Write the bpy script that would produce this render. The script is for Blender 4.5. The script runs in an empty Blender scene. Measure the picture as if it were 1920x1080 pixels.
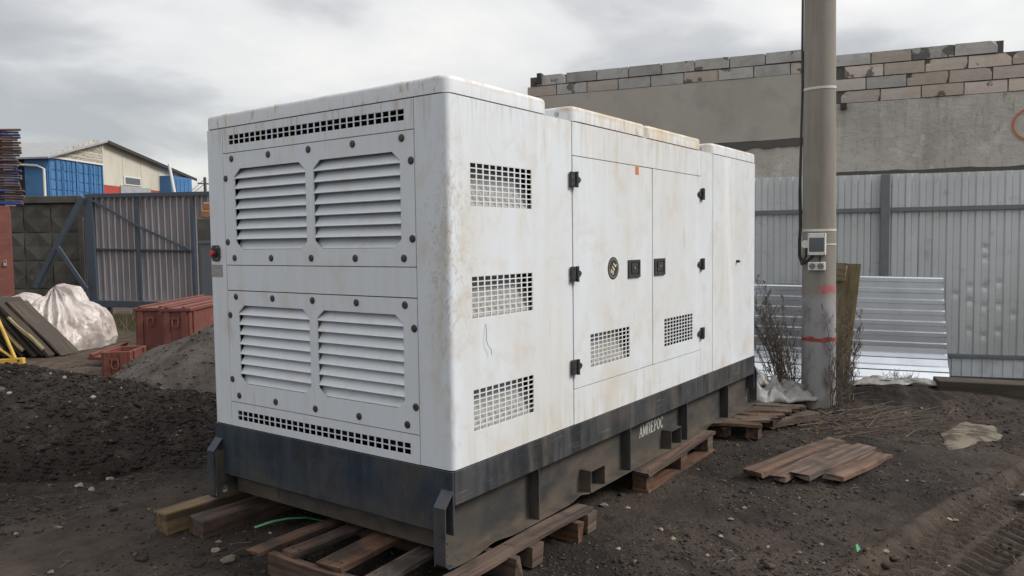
import bpy, bmesh, math, random
import numpy as np
from mathutils import Vector, Matrix
R = math.radians
random.seed(7); rng = np.random.default_rng(11)
S = bpy.context.scene
col = S.collection

# ------------------------------------------------------------------ camera
cam_d = bpy.data.cameras.new('camera'); cam = bpy.data.objects.new('camera', cam_d); col.objects.link(cam)
CO = Vector((-2.7033, -2.2911, 1.6647)); YAW, PIT, ROL = R(35.6576), R(-3.3752), R(-0.7389)
fw = Vector((math.cos(YAW)*math.cos(PIT), math.sin(YAW)*math.cos(PIT), math.sin(PIT)))
r0 = Vector((math.sin(YAW), -math.cos(YAW), 0)); u0 = r0.cross(fw)
rt = r0*math.cos(ROL)+u0*math.sin(ROL); up = u0*math.cos(ROL)-r0*math.sin(ROL)
cam.matrix_world = Matrix(((rt.x, up.x, -fw.x, CO.x), (rt.y, up.y, -fw.y, CO.y), (rt.z, up.z, -fw.z, CO.z), (0, 0, 0, 1)))
cam_d.sensor_width = 36; cam_d.lens = 1443.63/1920*36; cam_d.clip_start = .05; cam_d.clip_end = 2000
S.camera = cam
S.render.resolution_x = 1024; S.render.resolution_y = 576

# ------------------------------------------------------------------ world (overcast) + sun
SUN_AZ, SUN_EL = R(-62), R(40)      # direction towards the sun, azimuth from +X
w = bpy.data.worlds.new('World'); S.world = w; w.use_nodes = True
nt = w.node_tree; nt.nodes.clear()
def N(t, **k):
    n = nt.nodes.new(t)
    for a, b in k.items(): setattr(n, a, b)
    return n
def mth(op, a, b=None, clamp=False):
    n = N('ShaderNodeMath', operation=op); n.use_clamp = clamp
    for i, v in enumerate((a, b)):
        if v is None: continue
        if isinstance(v, (int, float)): n.inputs[i].default_value = v
        else: nt.links.new(v, n.inputs[i])
    return n.outputs[0]
out = N('ShaderNodeOutputWorld')
sky = N('ShaderNodeTexSky', sky_type='NISHITA'); sky.sun_disc = False
sky.sun_elevation = SUN_EL; sky.sun_rotation = R(90)-SUN_AZ
bg1 = N('ShaderNodeBackground'); bg1.inputs[1].default_value = .10; nt.links.new(sky.outputs[0], bg1.inputs[0])
tc = N('ShaderNodeTexCoord'); sp = N('ShaderNodeSeparateXYZ'); nt.links.new(tc.outputs['Generated'], sp.inputs[0])
# clouds lie on a plane overhead: direction / (z + .18)
den = mth('ADD', mth('MAXIMUM', sp.outputs[2], 0.0), .20)
cb = N('ShaderNodeCombineXYZ')
nt.links.new(mth('DIVIDE', sp.outputs[0], den), cb.inputs[0]); nt.links.new(mth('DIVIDE', sp.outputs[1], den), cb.inputs[1])
n1 = N('ShaderNodeTexNoise'); n1.inputs['Scale'].default_value = 1.25; n1.inputs['Detail'].default_value = 9; n1.inputs['Roughness'].default_value = .48; n1.inputs['Distortion'].default_value = .25
mp = N('ShaderNodeMapping'); mp.inputs['Location'].default_value = (5.9, 2.6, 0); nt.links.new(cb.outputs[0], mp.inputs[0]); nt.links.new(mp.outputs[0], n1.inputs['Vector'])
rp = N('ShaderNodeValToRGB'); nt.links.new(n1.outputs[0], rp.inputs[0])
e = rp.color_ramp.elements
e[0].position = .36; e[0].color = (.275, .27, .265, 1); e[1].position = .66; e[1].color = (.56, .54, .505, 1)
m_ = e.new(.455); m_.color = (.35, .34, .33, 1); m_ = e.new(.53); m_.color = (.47, .458, .44, 1)
# overcast dome: the cloud layer is brighter towards the zenith than at the horizon
grad = mth('ADD', mth('MULTIPLY', mth('MAXIMUM', sp.outputs[2], 0.0), 1.15), .86)
vm = N('ShaderNodeVectorMath', operation='SCALE'); nt.links.new(rp.outputs[0], vm.inputs[0]); nt.links.new(grad, vm.inputs[3])
bg2 = N('ShaderNodeBackground'); bg2.inputs[1].default_value = .755; nt.links.new(vm.outputs[0], bg2.inputs[0])
mx = N('ShaderNodeMixShader'); mx.inputs[0].default_value = .86
nt.links.new(bg1.outputs[0], mx.inputs[1]); nt.links.new(bg2.outputs[0], mx.inputs[2]); nt.links.new(mx.outputs[0], out.inputs[0])
sd = bpy.data.lights.new('sun', 'SUN'); sun = bpy.data.objects.new('sun', sd); col.objects.link(sun)
sd.energy = 1.5; sd.angle = R(20); sd.color = (1, .955, .89)
sdir = Vector((math.cos(SUN_AZ)*math.cos(SUN_EL), math.sin(SUN_AZ)*math.cos(SUN_EL), math.sin(SUN_EL)))
sun.rotation_euler = (-sdir).to_track_quat('-Z', 'Y').to_euler()
S.view_settings.view_transform = 'Standard'; S.view_settings.look = 'None'; S.view_settings.gamma = 1
S.view_settings.use_curve_mapping = False; S.view_settings.exposure = 1.08

# ------------------------------------------------------------------ noise (numpy)
def _h(ix, iy, iz, s):
    n = (ix*374761393 + iy*668265263 + iz*1274126177 + s*974634777) & 0xffffffff
    n = ((n ^ (n >> 13))*1274126177) & 0xffffffff
    return ((n ^ (n >> 16)) & 0xffffff)/float(0xffffff)
def vnoise(x, y, z=0., s=0):
    x = np.asarray(x, float); y = np.asarray(y, float); z = np.zeros_like(x)+z
    ix, iy, iz = np.floor(x).astype(np.int64), np.floor(y).astype(np.int64), np.floor(z).astype(np.int64)
    fx, fy, fz = x-ix, y-iy, z-iz
    fx, fy, fz = [t*t*(3-2*t) for t in (fx, fy, fz)]
    r = 0
    for a in (0, 1):
        for b in (0, 1):
            for c in (0, 1):
                r = r + _h(ix+a, iy+b, iz+c, s)*(fx if a else 1-fx)*(fy if b else 1-fy)*(fz if c else 1-fz)
    return r*2-1
def fbm(x, y, z=0., o=4, s=0, g=.5):
    r = 0; a = 1; t = 0; x = np.asarray(x, float); y = np.asarray(y, float); z = np.asarray(z, float)
    for i in range(o):
        r = r + a*vnoise(x*2**i, y*2**i, z*2**i, s+i); t += a; a *= g
    return r/t

# ------------------------------------------------------------------ materials
def mat(name, base, rough=.7, metal=0., layers=(), bump=None, spec=.5, rnd=None, coords='Object', trans=0., rvar=0.):
    """layers: (colour, strength, scale-vector, detail, lo, hi[, mask]) noise layers mixed over the base.
    mask: list of (axis, from, to) ramps in the same coordinates.  rnd: brightness spread per object."""
    global nt
    m = bpy.data.materials.new(name); m.use_nodes = True; nt = m.node_tree
    b = nt.nodes['Principled BSDF']
    tcn = N('ShaderNodeTexCoord'); P = tcn.outputs[coords] if coords != 'World' else N('ShaderNodeNewGeometry').outputs['Position']
    oi = None
    if rnd:
        oi = N('ShaderNodeObjectInfo')
        va = N('ShaderNodeVectorMath', operation='ADD'); nt.links.new(P, va.inputs[0])
        ml = N('ShaderNodeVectorMath', operation='SCALE'); ml.inputs[0].default_value = (37., 53., 71.); nt.links.new(oi.outputs['Random'], ml.inputs[3])
        nt.links.new(ml.outputs[0], va.inputs[1]); P2 = va.outputs[0]
    else: P2 = P
    sx = N('ShaderNodeSeparateXYZ'); nt.links.new(P, sx.inputs[0])
    cur = N('ShaderNodeRGB'); cur.outputs[0].default_value = (*base, 1); cur = cur.outputs[0]
    for i, L in enumerate(layers):
        c, st, sc, det, lo, hi = L[:6]
        mpn = N('ShaderNodeMapping'); mpn.inputs['Scale'].default_value = sc; mpn.inputs['Location'].default_value = (i*3.1+.7, i*5.3, i*1.7)
        nt.links.new(P2, mpn.inputs[0])
        no = N('ShaderNodeTexNoise'); no.inputs['Scale'].default_value = 1; no.inputs['Detail'].default_value = det; no.inputs['Roughness'].default_value = .6
        if len(L) > 7: no.inputs['Distortion'].default_value = L[7]
        nt.links.new(mpn.outputs[0], no.inputs['Vector'])
        mr = N('ShaderNodeMapRange'); mr.inputs[1].default_value = lo; mr.inputs[2].default_value = hi; mr.inputs[3].default_value = 0; mr.inputs[4].default_value = st
        nt.links.new(no.outputs[0], mr.inputs[0]); f = mr.outputs[0]
        if len(L) > 6 and L[6]:
            for ax, a0, a1 in L[6]:
                m2 = N('ShaderNodeMapRange'); m2.inputs[1].default_value = a0; m2.inputs[2].default_value = a1
                nt.links.new(sx.outputs[ax], m2.inputs[0]); f = mth('MULTIPLY', f, m2.outputs[0])
        mi = N('ShaderNodeMix', data_type='RGBA'); nt.links.new(f, mi.inputs[0]); nt.links.new(cur, mi.inputs[6])
        mi.inputs[7].default_value = (*c, 1); cur = mi.outputs[2]
    if rnd:
        hs = N('ShaderNodeHueSaturation'); nt.links.new(cur, hs.inputs['Color'])
        mr = N('ShaderNodeMapRange'); mr.inputs[3].default_value = 1-rnd; mr.inputs[4].default_value = 1+rnd
        nt.links.new(oi.outputs['Random'], mr.inputs[0]); nt.links.new(mr.outputs[0], hs.inputs['Value'])
        fr = mth('FRACT', mth('MULTIPLY', oi.outputs['Random'], 17.3))
        mr = N('ShaderNodeMapRange'); mr.inputs[3].default_value = 1-rnd; mr.inputs[4].default_value = 1+rnd
        nt.links.new(fr, mr.inputs[0]); nt.links.new(mr.outputs[0], hs.inputs['Saturation']); cur = hs.outputs[0]
    nt.links.new(cur, b.inputs['Base Color'])
    b.inputs['Roughness'].default_value = rough; b.inputs['Metallic'].default_value = metal
    b.inputs['Specular IOR Level'].default_value = spec
    if trans: b.inputs['Transmission Weight'].default_value = trans
    if rvar:
        no = N('ShaderNodeTexNoise'); no.inputs['Scale'].default_value = 9; no.inputs['Detail'].default_value = 5; nt.links.new(P2, no.inputs['Vector'])
        mr = N('ShaderNodeMapRange'); mr.inputs[1].default_value = .3; mr.inputs[2].default_value = .7; mr.inputs[3].default_value = max(.05, rough-rvar); mr.inputs[4].default_value = min(1, rough+rvar)
        nt.links.new(no.outputs[0], mr.inputs[0]); nt.links.new(mr.outputs[0], b.inputs['Roughness'])
    if bump:
        sc, st, dist = bump
        mpn = N('ShaderNodeMapping'); mpn.inputs['Scale'].default_value = sc; nt.links.new(P2, mpn.inputs[0])
        no = N('ShaderNodeTexNoise'); no.inputs['Scale'].default_value = 1; no.inputs['Detail'].default_value = 8; no.inputs['Roughness'].default_value = .65
        nt.links.new(mpn.outputs[0], no.inputs['Vector'])
        bp = N('ShaderNodeBump'); bp.inputs['Strength'].default_value = st; bp.inputs['Distance'].default_value = dist
        nt.links.new(no.outputs[0], bp.inputs['Height']); nt.links.new(bp.outputs[0], b.inputs['Normal'])
    return m
BR = (.30, .205, .12)
M = {}
M['white'] = mat('white_enamel', (.615, .66, .715), .42, layers=[
    ((.54, .53, .495), .7, (1.6, 1.6, .7), 6, .34, .66, [(0, .03, .10)]),
    ((.56, .54, .50), .42, (16, 16, 1.4), 5, .46, .72, None),
    ((.50, .45, .37), .5, (26, 26, .8), 5, .56, .76, [(0, .75, .95), (2, 1.6, 2.5)]),
    ((.50, .42, .31), .45, (5, 5, 4), 7, .55, .74, None),
    ((.42, .33, .22), .45, (9, 9, 2.2), 8, .62, .76, None),
    ((.50, .42, .32), .60, (3.0, 3.0, 2.2), 6, .54, .68, [(2, 1.1, .62), (0, .4, .9)]),
    ((.52, .52, .50), .35, (3, 70, 3), 4, .58, .66, None, 2.5),
    ((.33, .23, .14), .75, (22, 22, 15), 6, .52, .64, [(0, .24, .0), (1, .20, .0), (2, .95, 1.5), (2, 2.25, 1.75)], 2.2),
    ((.40, .30, .19), .55, (12, 12, 4), 6, .52, .66, [(0, .08, .0), (1, .07, .0)], 1.5),
    ((.47, .41, .32), .70, (7, 7, 3.2), 7, .46, .60, [(0, .20, .02), (1, .12, .0), (2, .8, 1.5), (2, 2.3, 1.8)], 1.2),
    ((.42, .34, .24), .75, (30, 30, 2.2), 6, .50, .66, [(2, 2.12, 2.35), (0, 1.3, .1)]),
    ((.47, .41, .325), .60, (22, 22, 2.0), 6, .48, .66, [(2, 2.0, 2.35), (0, .84, .87), (0, 3.3, 2.6)]),
    ((.46, .40, .32), .60, (14, 14, 2.4), 6, .46, .66, [(2, .86, .60), (0, .03, .10), (0, 3.4, 3.0)]),
    ((.72, .74, .76), .55, (2.0, 2.0, .35), 4, .58, .66, [(0, .5, 1.1)], .6),
], bump=((3.5, 3.5, 2), .12, .010), rvar=.12)
M['roofw'] = mat('white_enamel_cap', (.635, .665, .705), .42, layers=[
    ((.58, .56, .52), .4, (12, 12, 2), 5, .45, .7, None),
    ((.62, .53, .38), .80, (5, 5, 3), 5, .34, .60, [(0, 1.3, 1.9), (0, 3.3, 3.1)]),
    ((.40, .28, .15), .75, (14, 14, 5), 6, .52, .70, [(0, .95, 1.3), (0, 3.3, 3.1)]),
    ((.42, .33, .22), .7, (8, 8, 14), 6, .50, .66, [(2, 2.395, 2.43)]),
    ((.36, .27, .17), .7, (30, 30, 9), 6, .56, .66, [(0, .05, .0)]),
    ((.46, .38, .26), .85, (6, 6, 10), 6, .42, .58, [(2, 2.40, 2.43), (0, .08, .2), (1, .12, .03)]),
    ((.45, .36, .25), .6, (24, 24, 2), 6, .50, .68, [(0, .0, .4)]),
])
M['baffle'] = mat('inner_baffle_sheet', (.42, .42, .41), .6, layers=[((.35, .30, .23), .5, (8, 8, 4), 5, .45, .7, None)])
M['inner'] = mat('interior_shade', (.012, .014, .02), .9)  # near-black colour stands in for the shade inside hollows
M['seam'] = mat('dark_seam_bezel', (.03, .028, .026), .8)  # dark tone for shade in the panel gaps, also the real stop bezel
M['black'] = mat('black_plastic', (.022, .024, .028), .45, layers=[((.12, .10, .08), .4, (40, 40, 40), 4, .45, .7, None)])
M['skid'] = mat('dark_blue_skid_paint', (.0105, .0205, .036), .5, layers=[
    ((.030, .046, .066), .8, (14, 14, .9), 6, .40, .68, None),
    ((.085, .066, .048), .5, (4, 4, 3), 6, .48, .72, None),
    ((.012, .016, .024), .7, (7, 7, 1.6), 5, .56, .66, None),
    ((.10, .078, .056), .55, (3, 3, 8), 6, .35, .6, [(2, .46, .25)]),
    ((.10, .12, .14), .6, (3, 40, 60), 5, .62, .70, None, 2.),
], bump=((60, 60, 60), .06, .003), rvar=.12)
M['band'] = mat('worn_charcoal_skid_paint', (.018, .021, .026), .55, layers=[
    ((.060, .063, .068), .8, (12, 12, .9), 6, .38, .66, None), ((.095, .078, .060), .55, (4, 4, 3), 6, .46, .70, None),
    ((.008, .010, .014), .8, (6, 6, 1.3), 6, .54, .64, None), ((.13, .135, .14), .6, (3, 40, 60), 5, .62, .70, None, 2.)], bump=((60, 60, 60), .06, .003), rvar=.12)
M['web'] = mat('dusty_skid_web', (.040, .036, .032), .78, layers=[
    ((.016, .018, .022), .85, (3.0, 3.0, 3.2), 6, .46, .62, None),
    ((.095, .074, .053), .6, (2.2, 2.2, 5), 6, .46, .64, None),
    ((.115, .088, .06), .6, (5, 5, 9), 6, .35, .6, [(2, .26, .15)]),
    ((.016, .017, .02), .7, (30, 30, 3), 6, .63, .69, None, 1.),
], bump=((60, 60, 60), .08, .004))
M['wood'] = mat('brown_pallet_wood', (.105, .060, .040), .8, layers=[
    ((.022, .015, .012), .9, (1.2, 26, 26), 8, .42, .62, None),
    ((.17, .098, .062), .65, (.9, 9, 9), 5, .5, .7, None),
    ((.024, .020, .018), .85, (5, 5, 5), 7, .48, .62, None)], bump=((3, 70, 70), .35, .004), rnd=.28)
M['oldwood'] = mat('weathered_dark_wood', (.045, .036, .028), .9, layers=[
    ((.03, .024, .019), .85, (1.2, 25, 25), 7, .42, .62, None),
    ((.105, .086, .064), .6, (2, 12, 12), 5, .55, .72, None)], bump=((3, 60, 60), .4, .005), rnd=.35)
M['beam'] = mat('yellowed_split_timber', (.17, .11, .05), .85, layers=[
    ((.045, .03, .018), .9, (1.5, 20, 20), 7, .42, .60, None),
    ((.06, .05, .04), .7, (5, 5, 5), 6, .48, .64, None)], bump=((3, 60, 60), .5, .006))
M['moss'] = mat('mossy_board_wood', (.25, .20, .12), .9, layers=[
    ((.09, .072, .04), .7, (3, 25, 25), 7, .42, .62, None),
    ((.12, .12, .06), .45, (4, 4, 4), 6, .48, .64, None)], bump=((3, 60, 60), .4, .005), rnd=.15)
M['zinc'] = mat('galvanised_sheet', (.60, .625, .64), .42, .62, layers=[
    ((.50, .52, .53), .5, (2, 2, 2), 5, .42, .66, None), ((.30, .29, .28), .4, (9, 9, 9), 5, .58, .72, None)],
    bump=((2.5, 2.5, 2.5), .03, .01), rnd=.05)
M['zincnew'] = mat('bright_galvanised_sheet', (.76, .81, .87), .27, .92, layers=[
    ((.52, .55, .60), .5, (2, 2, 2), 5, .42, .66, None)], bump=((2, 2, 2), .02, .01))
M['pale_sheet'] = mat('pale_reflection_sheet', (.56, .60, .64), .45, layers=[((.36, .35, .33), .5, (6, 6, 6), 5, .5, .68, None)])  # pale colour stands in for sky reflected in the galvanised strip
M['rail'] = mat('grey_fence_steel', (.17, .185, .20), .5, .3, layers=[((.12, .12, .12), .5, (6, 6, 6), 5, .45, .7, None)])
M['gatef'] = mat('blue_grey_gate_steel', (.055, .075, .10), .5, layers=[((.10, .10, .10), .4, (5, 5, 5), 5, .5, .7, None)])
M['gates'] = mat('gate_sheet_backcoat', (.20, .18, .19), .5, layers=[((.16, .15, .155), .7, (3, 3, .8), 5, .42, .66, None), ((.30, .30, .32), .7, (2, 2, 1), 4, .40, .6, [(2, 1.3, .45)])], rnd=.10)
M['gater'] = mat('gate_sheet_rib', (.42, .42, .45), .45, .1)
M['conc'] = mat('old_dark_concrete', (.095, .089, .078), .9, layers=[
    ((.055, .052, .045), .75, (1.6, 1.6, 1.0), 7, .42, .62, None), ((.17, .16, .14), .5, (3, 3, 3), 6, .52, .7, None)], bump=((25, 25, 25), .3, .01), rnd=.08)
M['pole'] = mat('pole_concrete', (.225, .205, .178), .88, layers=[
    ((.14, .125, .105), .6, (10, 10, .8), 6, .42, .66, None), ((.25, .23, .20), .5, (5, 5, 4), 6, .52, .7, None),
    ((.27, .27, .28), 1.0, (9, 9, 9), 4, .25, .36, [(2, 1.16, 1.08)]),
    ((.11, .105, .10), .8, (6, 6, 3), 6, .50, .62, [(2, 1.16, 1.0)]),
    ((.14, .12, .10), .7, (9, 9, 5), 6, .40, .62, [(2, .35, .05)])], bump=((40, 40, 40), .25, .006))
M['redpaint'] = mat('faded_red_paint', (.26, .045, .042), .75, layers=[((.30, .20, .18), .6, (20, 20, 20), 5, .5, .7, None)])
M['pinkpaint'] = mat('faded_pink_paint', (.36, .10, .11), .75, layers=[((.30, .22, .20), .7, (20, 20, 20), 5, .5, .66, None)])
M['plaster'] = mat('grey_cement_render', (.48, .455, .415), .92, layers=[
    ((.34, .32, .29), .6, (.8, .8, .8), 8, .42, .62, None), ((.50, .475, .44), .8, (1.7, 1.7, 1.5), 8, .52, .62, None),
    ((.16, .15, .135), .6, (14, 14, 3), 6, .60, .72, None), ((.30, .275, .235), .55, (5, 5, .45), 6, .50, .68, None),
    ((.60, .58, .54), .6, (4, 4, 3), 8, .58, .66, None)], bump=((9, 9, 9), .75, .04), coords='World')
M['plasterd'] = mat('darker_cement_render', (.40, .375, .335), .92, layers=[
    ((.32, .30, .265), .6, (.8, .8, .6), 8, .42, .62, None), ((.32, .305, .275), .7, (1.7, 1.7, 1.2), 8, .53, .64, None)], bump=((8, 8, 8), .3, .02), coords='World')
M['mortar'] = mat('dark_mortar', (.10, .095, .085), .95, bump=((30, 30, 30), .5, .01))
M['blockt'] = mat('tan_aerated_block', (.50, .43, .37), .92, layers=[
    ((.40, .345, .295), .6, (5, 5, 5), 6, .45, .66, None), ((.48, .44, .39), .6, (3, 3, 3), 6, .5, .68, None),
    ((.11, .105, .098), .9, (2.6, 2.6, 2.6), 7, .60, .63, None)], bump=((25, 25, 25), .6, .012), rnd=.2)
M['blockg'] = mat('grey_aerated_block', (.40, .39, .375), .92, layers=[
    ((.28, .272, .262), .7, (5, 5, 5), 6, .45, .66, None), ((.36, .34, .32), .6, (3, 3, 3), 6, .54, .68, None),
    ((.08, .078, .074), .85, (2.6, 2.6, 2.6), 7, .60, .63, None)], bump=((25, 25, 25), .6, .012), rnd=.2)
M['redbox'] = mat('red_oxide_painted_steel', (.15, .046, .034), .6, layers=[
    ((.09, .03, .022), .6, (5, 5, 5), 6, .42, .66, None), ((.20, .075, .055), .5, (3, 3, 8), 6, .52, .7, None)], bump=((20, 20, 20), .15, .004), rvar=.1)
M['bluecont'] = mat('blue_container_paint', (.045, .155, .34), .55, layers=[((.03, .10, .24), .6, (.8, .8, .8), 6, .42, .66, None), ((.12, .23, .38), .4, (2, 2, 2), 6, .56, .7, None)])
M['bluelock'] = mat('dark_blue_bar', (.02, .07, .17), .5)
M['cream'] = mat('cream_cladding', (.48, .455, .39), .7, layers=[((.36, .33, .27), .5, (1.5, 1.5, .5), 6, .45, .68, None)], rnd=.06)
M['creamw'] = mat('weathered_board', (.40, .375, .32), .85, layers=[((.20, .18, .15), .8, (3, 3, 9), 6, .48, .62, None)], rnd=.22)
M['slate'] = mat('grey_roof_sheet', (.30, .31, .32), .6, layers=[((.22, .22, .23), .5, (2, 2, 2), 5, .45, .65, None)])
M['dark'] = mat('dark_trim', (.035, .033, .032), .7)
M['redpanel'] = mat('red_wall_panel', (.34, .05, .035), .7)
M['glass'] = mat('window_glass', (.07, .085, .10), .12, .0, spec=.9)
M['wframe'] = mat('white_plastic_trim', (.62, .61, .58), .5, layers=[((.45, .42, .36), .4, (30, 30, 30), 5, .5, .7, None)])
M['pipeblue'] = mat('blue_scaffold_paint', (.03, .07, .23), .6, layers=[((.12, .075, .055), .95, (3, 9, 9), 6, .44, .54, None)], rnd=.3)
M['piperust'] = mat('rusty_scaffold_tube', (.115, .07, .052), .7, layers=[((.05, .055, .10), .9, (3, 9, 9), 6, .5, .6, None)], rnd=.4)
M['yellow'] = mat('yellow_painted_steel', (.56, .35, .055), .55, layers=[((.30, .18, .06), .6, (8, 8, 8), 6, .5, .66, None)])
M['bag'] = mat('cloudy_plastic_film', (.47, .43, .41), .34, layers=[
    ((.37, .30, .27), .7, (2, 2, 2), 6, .42, .62, None), ((.21, .18, .15), .8, (4, 4, 4), 6, .54, .68, None)], bump=((9, 9, 9), .5, .03), spec=.7)
M['film'] = mat('pale_torn_film', (.24, .235, .23), .4, layers=[((.25, .22, .19), .7, (7, 7, 7), 6, .48, .66, None)], bump=((20, 20, 20), .5, .02), spec=.7)
M['soil'] = mat('dark_wet_soil', (.042, .0335, .0285), .84, layers=[
    ((.019, .0160, .0145), .85, (1.1, 1.1, 1.1), 8, .44, .60, None),
    ((.072, .055, .044), .75, (.6, .6, .6), 7, .48, .66, None),
    ((.017, .0145, .0135), .75, (7, 7, 7), 7, .52, .64, None),
    ((.12, .10, .085), .7, (26, 26, 26), 5, .61, .70, None)],
    bump=((34, 34, 34), 1.0, .026), rvar=.2, spec=.16, coords='World')
nt = M['soil'].node_tree; b_ = nt.nodes['Principled BSDF']; lk = b_.inputs['Base Color'].links[0]
at = N('ShaderNodeAttribute'); at.attribute_name = 'packed'
nz = N('ShaderNodeTexNoise'); nz.inputs['Scale'].default_value = 5; nz.inputs['Detail'].default_value = 8
gp = N('ShaderNodeNewGeometry'); nt.links.new(gp.outputs['Position'], nz.inputs['Vector'])
rz_ = N('ShaderNodeValToRGB'); rz_.color_ramp.elements[0].position = .35; rz_.color_ramp.elements[0].color = (.052, .040, .032, 1); rz_.color_ramp.elements[1].position = .65; rz_.color_ramp.elements[1].color = (.100, .077, .060, 1)
nt.links.new(nz.outputs[0], rz_.inputs[0])
mi_ = N('ShaderNodeMix', data_type='RGBA'); nt.links.new(at.outputs['Fac'], mi_.inputs[0]); nt.links.new(lk.from_socket, mi_.inputs[6]); nt.links.new(rz_.outputs[0], mi_.inputs[7])
nt.links.new(mi_.outputs[2], b_.inputs['Base Color'])
M['heapd'] = mat('black_crumbly_soil', (.024, .0200, .0180), .9, layers=[
    ((.052, .044, .039), .75, (6, 6, 6), 6, .52, .66, None), ((.08, .07, .06), .6, (30, 30, 30), 5, .63, .70, None)],
    bump=((34, 34, 34), .9, .02), spec=.12, coords='World')
M['heapg'] = mat('dusty_grey_ash', (.078, .066, .059), .92, layers=[
    ((.040, .034, .030), .8, (3, 3, 3), 7, .46, .62, None), ((.115, .10, .09), .6, (2, 2, 4), 6, .5, .66, None)],
    bump=((14, 14, 14), .8, .03), spec=.25, coords='World')
M['clod'] = mat('soil_clods', (.034, .0275, .0235), .86, layers=[((.085, .070, .058), .8, (9, 9, 9), 4, .50, .62, None)], spec=.15, coords='World')
M['pebble'] = mat('small_pebbles', (.075, .064, .055), .8, layers=[((.26, .23, .19), .9, (4, 4, 4), 4, .54, .6, None)], coords='World')
M['stone'] = mat('pale_stone', (.24, .205, .165), .85, layers=[((.15, .12, .10), .8, (25, 25, 25), 5, .45, .62, None)], rnd=.3, bump=((60, 60, 60), .5, .005))
M['tanmud'] = mat('pale_dry_cement_patch', (.15, .128, .098), .92, layers=[((.045, .036, .028), .9, (5, 5, 5), 8, .47, .58, None)], bump=((30, 30, 30), .7, .01))
M['twig'] = mat('dry_brown_twig', (.12, .095, .078), .85, layers=[((.13, .10, .08), .6, (20, 20, 20), 4, .5, .6, None)])
M['straw'] = mat('dry_straw', (.15, .11, .07), .9)
M['greenband'] = mat('green_plastic_strap', (.06, .24, .11), .45)
M['grass'] = mat('short_dull_grass', (.075, .085, .035), .9, layers=[((.14, .12, .07), .8, (5, 5, 5), 4, .45, .6, None)], coords='World')
M['button'] = mat('red_button', (.50, .035, .03), .4)
M['label_g'] = mat('faded_grey_label', (.30, .29, .28), .6, layers=[((.22, .215, .21), .8, (20, 60, 90), 3, .5, .55, None)])
M['orange'] = mat('orange_sticker', (.50, .15, .05), .6)
M['creamprint'] = mat('cream_print', (.72, .62, .42), .5)
M['greyprint'] = mat('grey_print', (.33, .33, .31), .5)
M['whiteprint'] = mat('white_lettering', (.50, .50, .48), .6, layers=[((.25, .24, .22), .6, (40, 40, 40), 4, .5, .66, None)])
M['steel'] = mat('worn_bare_steel', (.40, .39, .37), .4, .8)
M['cable'] = mat('black_cable_sheath', (.012, .013, .016), .5)
M['tie'] = mat('pale_cable_tie', (.52, .50, .45), .5)
M['brickr'] = mat('old_orange_brick', (.33, .15, .07), .9, layers=[((.30, .27, .22), .7, (8, 8, 8), 5, .5, .62, None)])
M['cabinet'] = mat('grey_blue_cabinet_paint', (.085, .10, .11), .6)

# ------------------------------------------------------------------ mesh helpers
class MB:
    def __init__(s): s.v = []; s.f = []
    def add(s, vs, fs):
        o = len(s.v); s.v += [tuple(p) for p in vs]; s.f += [tuple(i+o for i in f) for f in fs]; return s
    def box(s, x0, x1, y0, y1, z0, z1, M4=None):
        vs = [(x, y, z) for z in (z0, z1) for y in (y0, y1) for x in (x0, x1)]
        if M4 is not None: vs = [M4 @ Vector(p) for p in vs]
        return s.add(vs, [(0, 2, 3, 1), (4, 5, 7, 6), (0, 1, 5, 4), (2, 6, 7, 3), (0, 4, 6, 2), (1, 3, 7, 5)])
    def prism(s, poly, a, b, fn):
        """poly: 2-D points; fn(p, t) -> xyz with t = a or b"""
        n = len(poly); vs = [fn(p, a) for p in poly]+[fn(p, b) for p in poly]
        fs = [tuple(range(n))[::-1], tuple(range(n, 2*n))]+[(i, (i+1) % n, (i+1) % n+n, i+n) for i in range(n)]
        return s.add(vs, fs)
    def strip(s, poly, ts, fn):
        """open polyline swept through ts: a sheet"""
        n = len(poly); vs = [fn(p, t) for t in ts for p in poly]
        fs = [(j*n+i, j*n+i+1, (j+1)*n+i+1, (j+1)*n+i) for j in range(len(ts)-1) for i in range(n-1)]
        return s.add(vs, fs)
    def tube(s, pts, r, n=8, caps=True):
        pts = [Vector(p) for p in pts]; k = len(pts); rs = r if hasattr(r, '__len__') else [r]*k
        vs = []; t0 = (pts[1]-pts[0]).normalized(); a = t0.orthogonal().normalized()
        for i, p in enumerate(pts):
            t = (pts[min(i+1, k-1)]-pts[max(i-1, 0)]).normalized(); a = (a-t*a.dot(t))
            a = a.normalized() if a.length > 1e-6 else t.orthogonal().normalized(); b = t.cross(a)
            for j in range(n):
                q = 2*math.pi*j/n; vs.append(p+(a*math.cos(q)+b*math.sin(q))*rs[i])
        fs = [(i*n+j, i*n+(j+1) % n, (i+1)*n+(j+1) % n, (i+1)*n+j) for i in range(k-1) for j in range(n)]
        if caps: fs += [tuple(range(n))[::-1], tuple(range((k-1)*n, k*n))]
        return s.add(vs, fs)
    def cyl(s, c, axis, r, h, n=16, r2=None):
        c = Vector(c); ax = Vector(axis).normalized()
        return s.tube([c, c+ax*h], [r, r if r2 is None else r2], n)
    def mesh(s, name, smooth=None, fix=True, rot=None):
        me = bpy.data.meshes.new(name)
        me.from_pydata(s.v, [], s.f)
        if fix:
            bm = bmesh.new(); bm.from_mesh(me); bmesh.ops.recalc_face_normals(bm, faces=bm.faces); bm.to_mesh(me); bm.free()
        if smooth is not None:
            me.shade_smooth()
            if smooth < 180: me.set_sharp_from_angle(angle=R(smooth))
        return me
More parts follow.
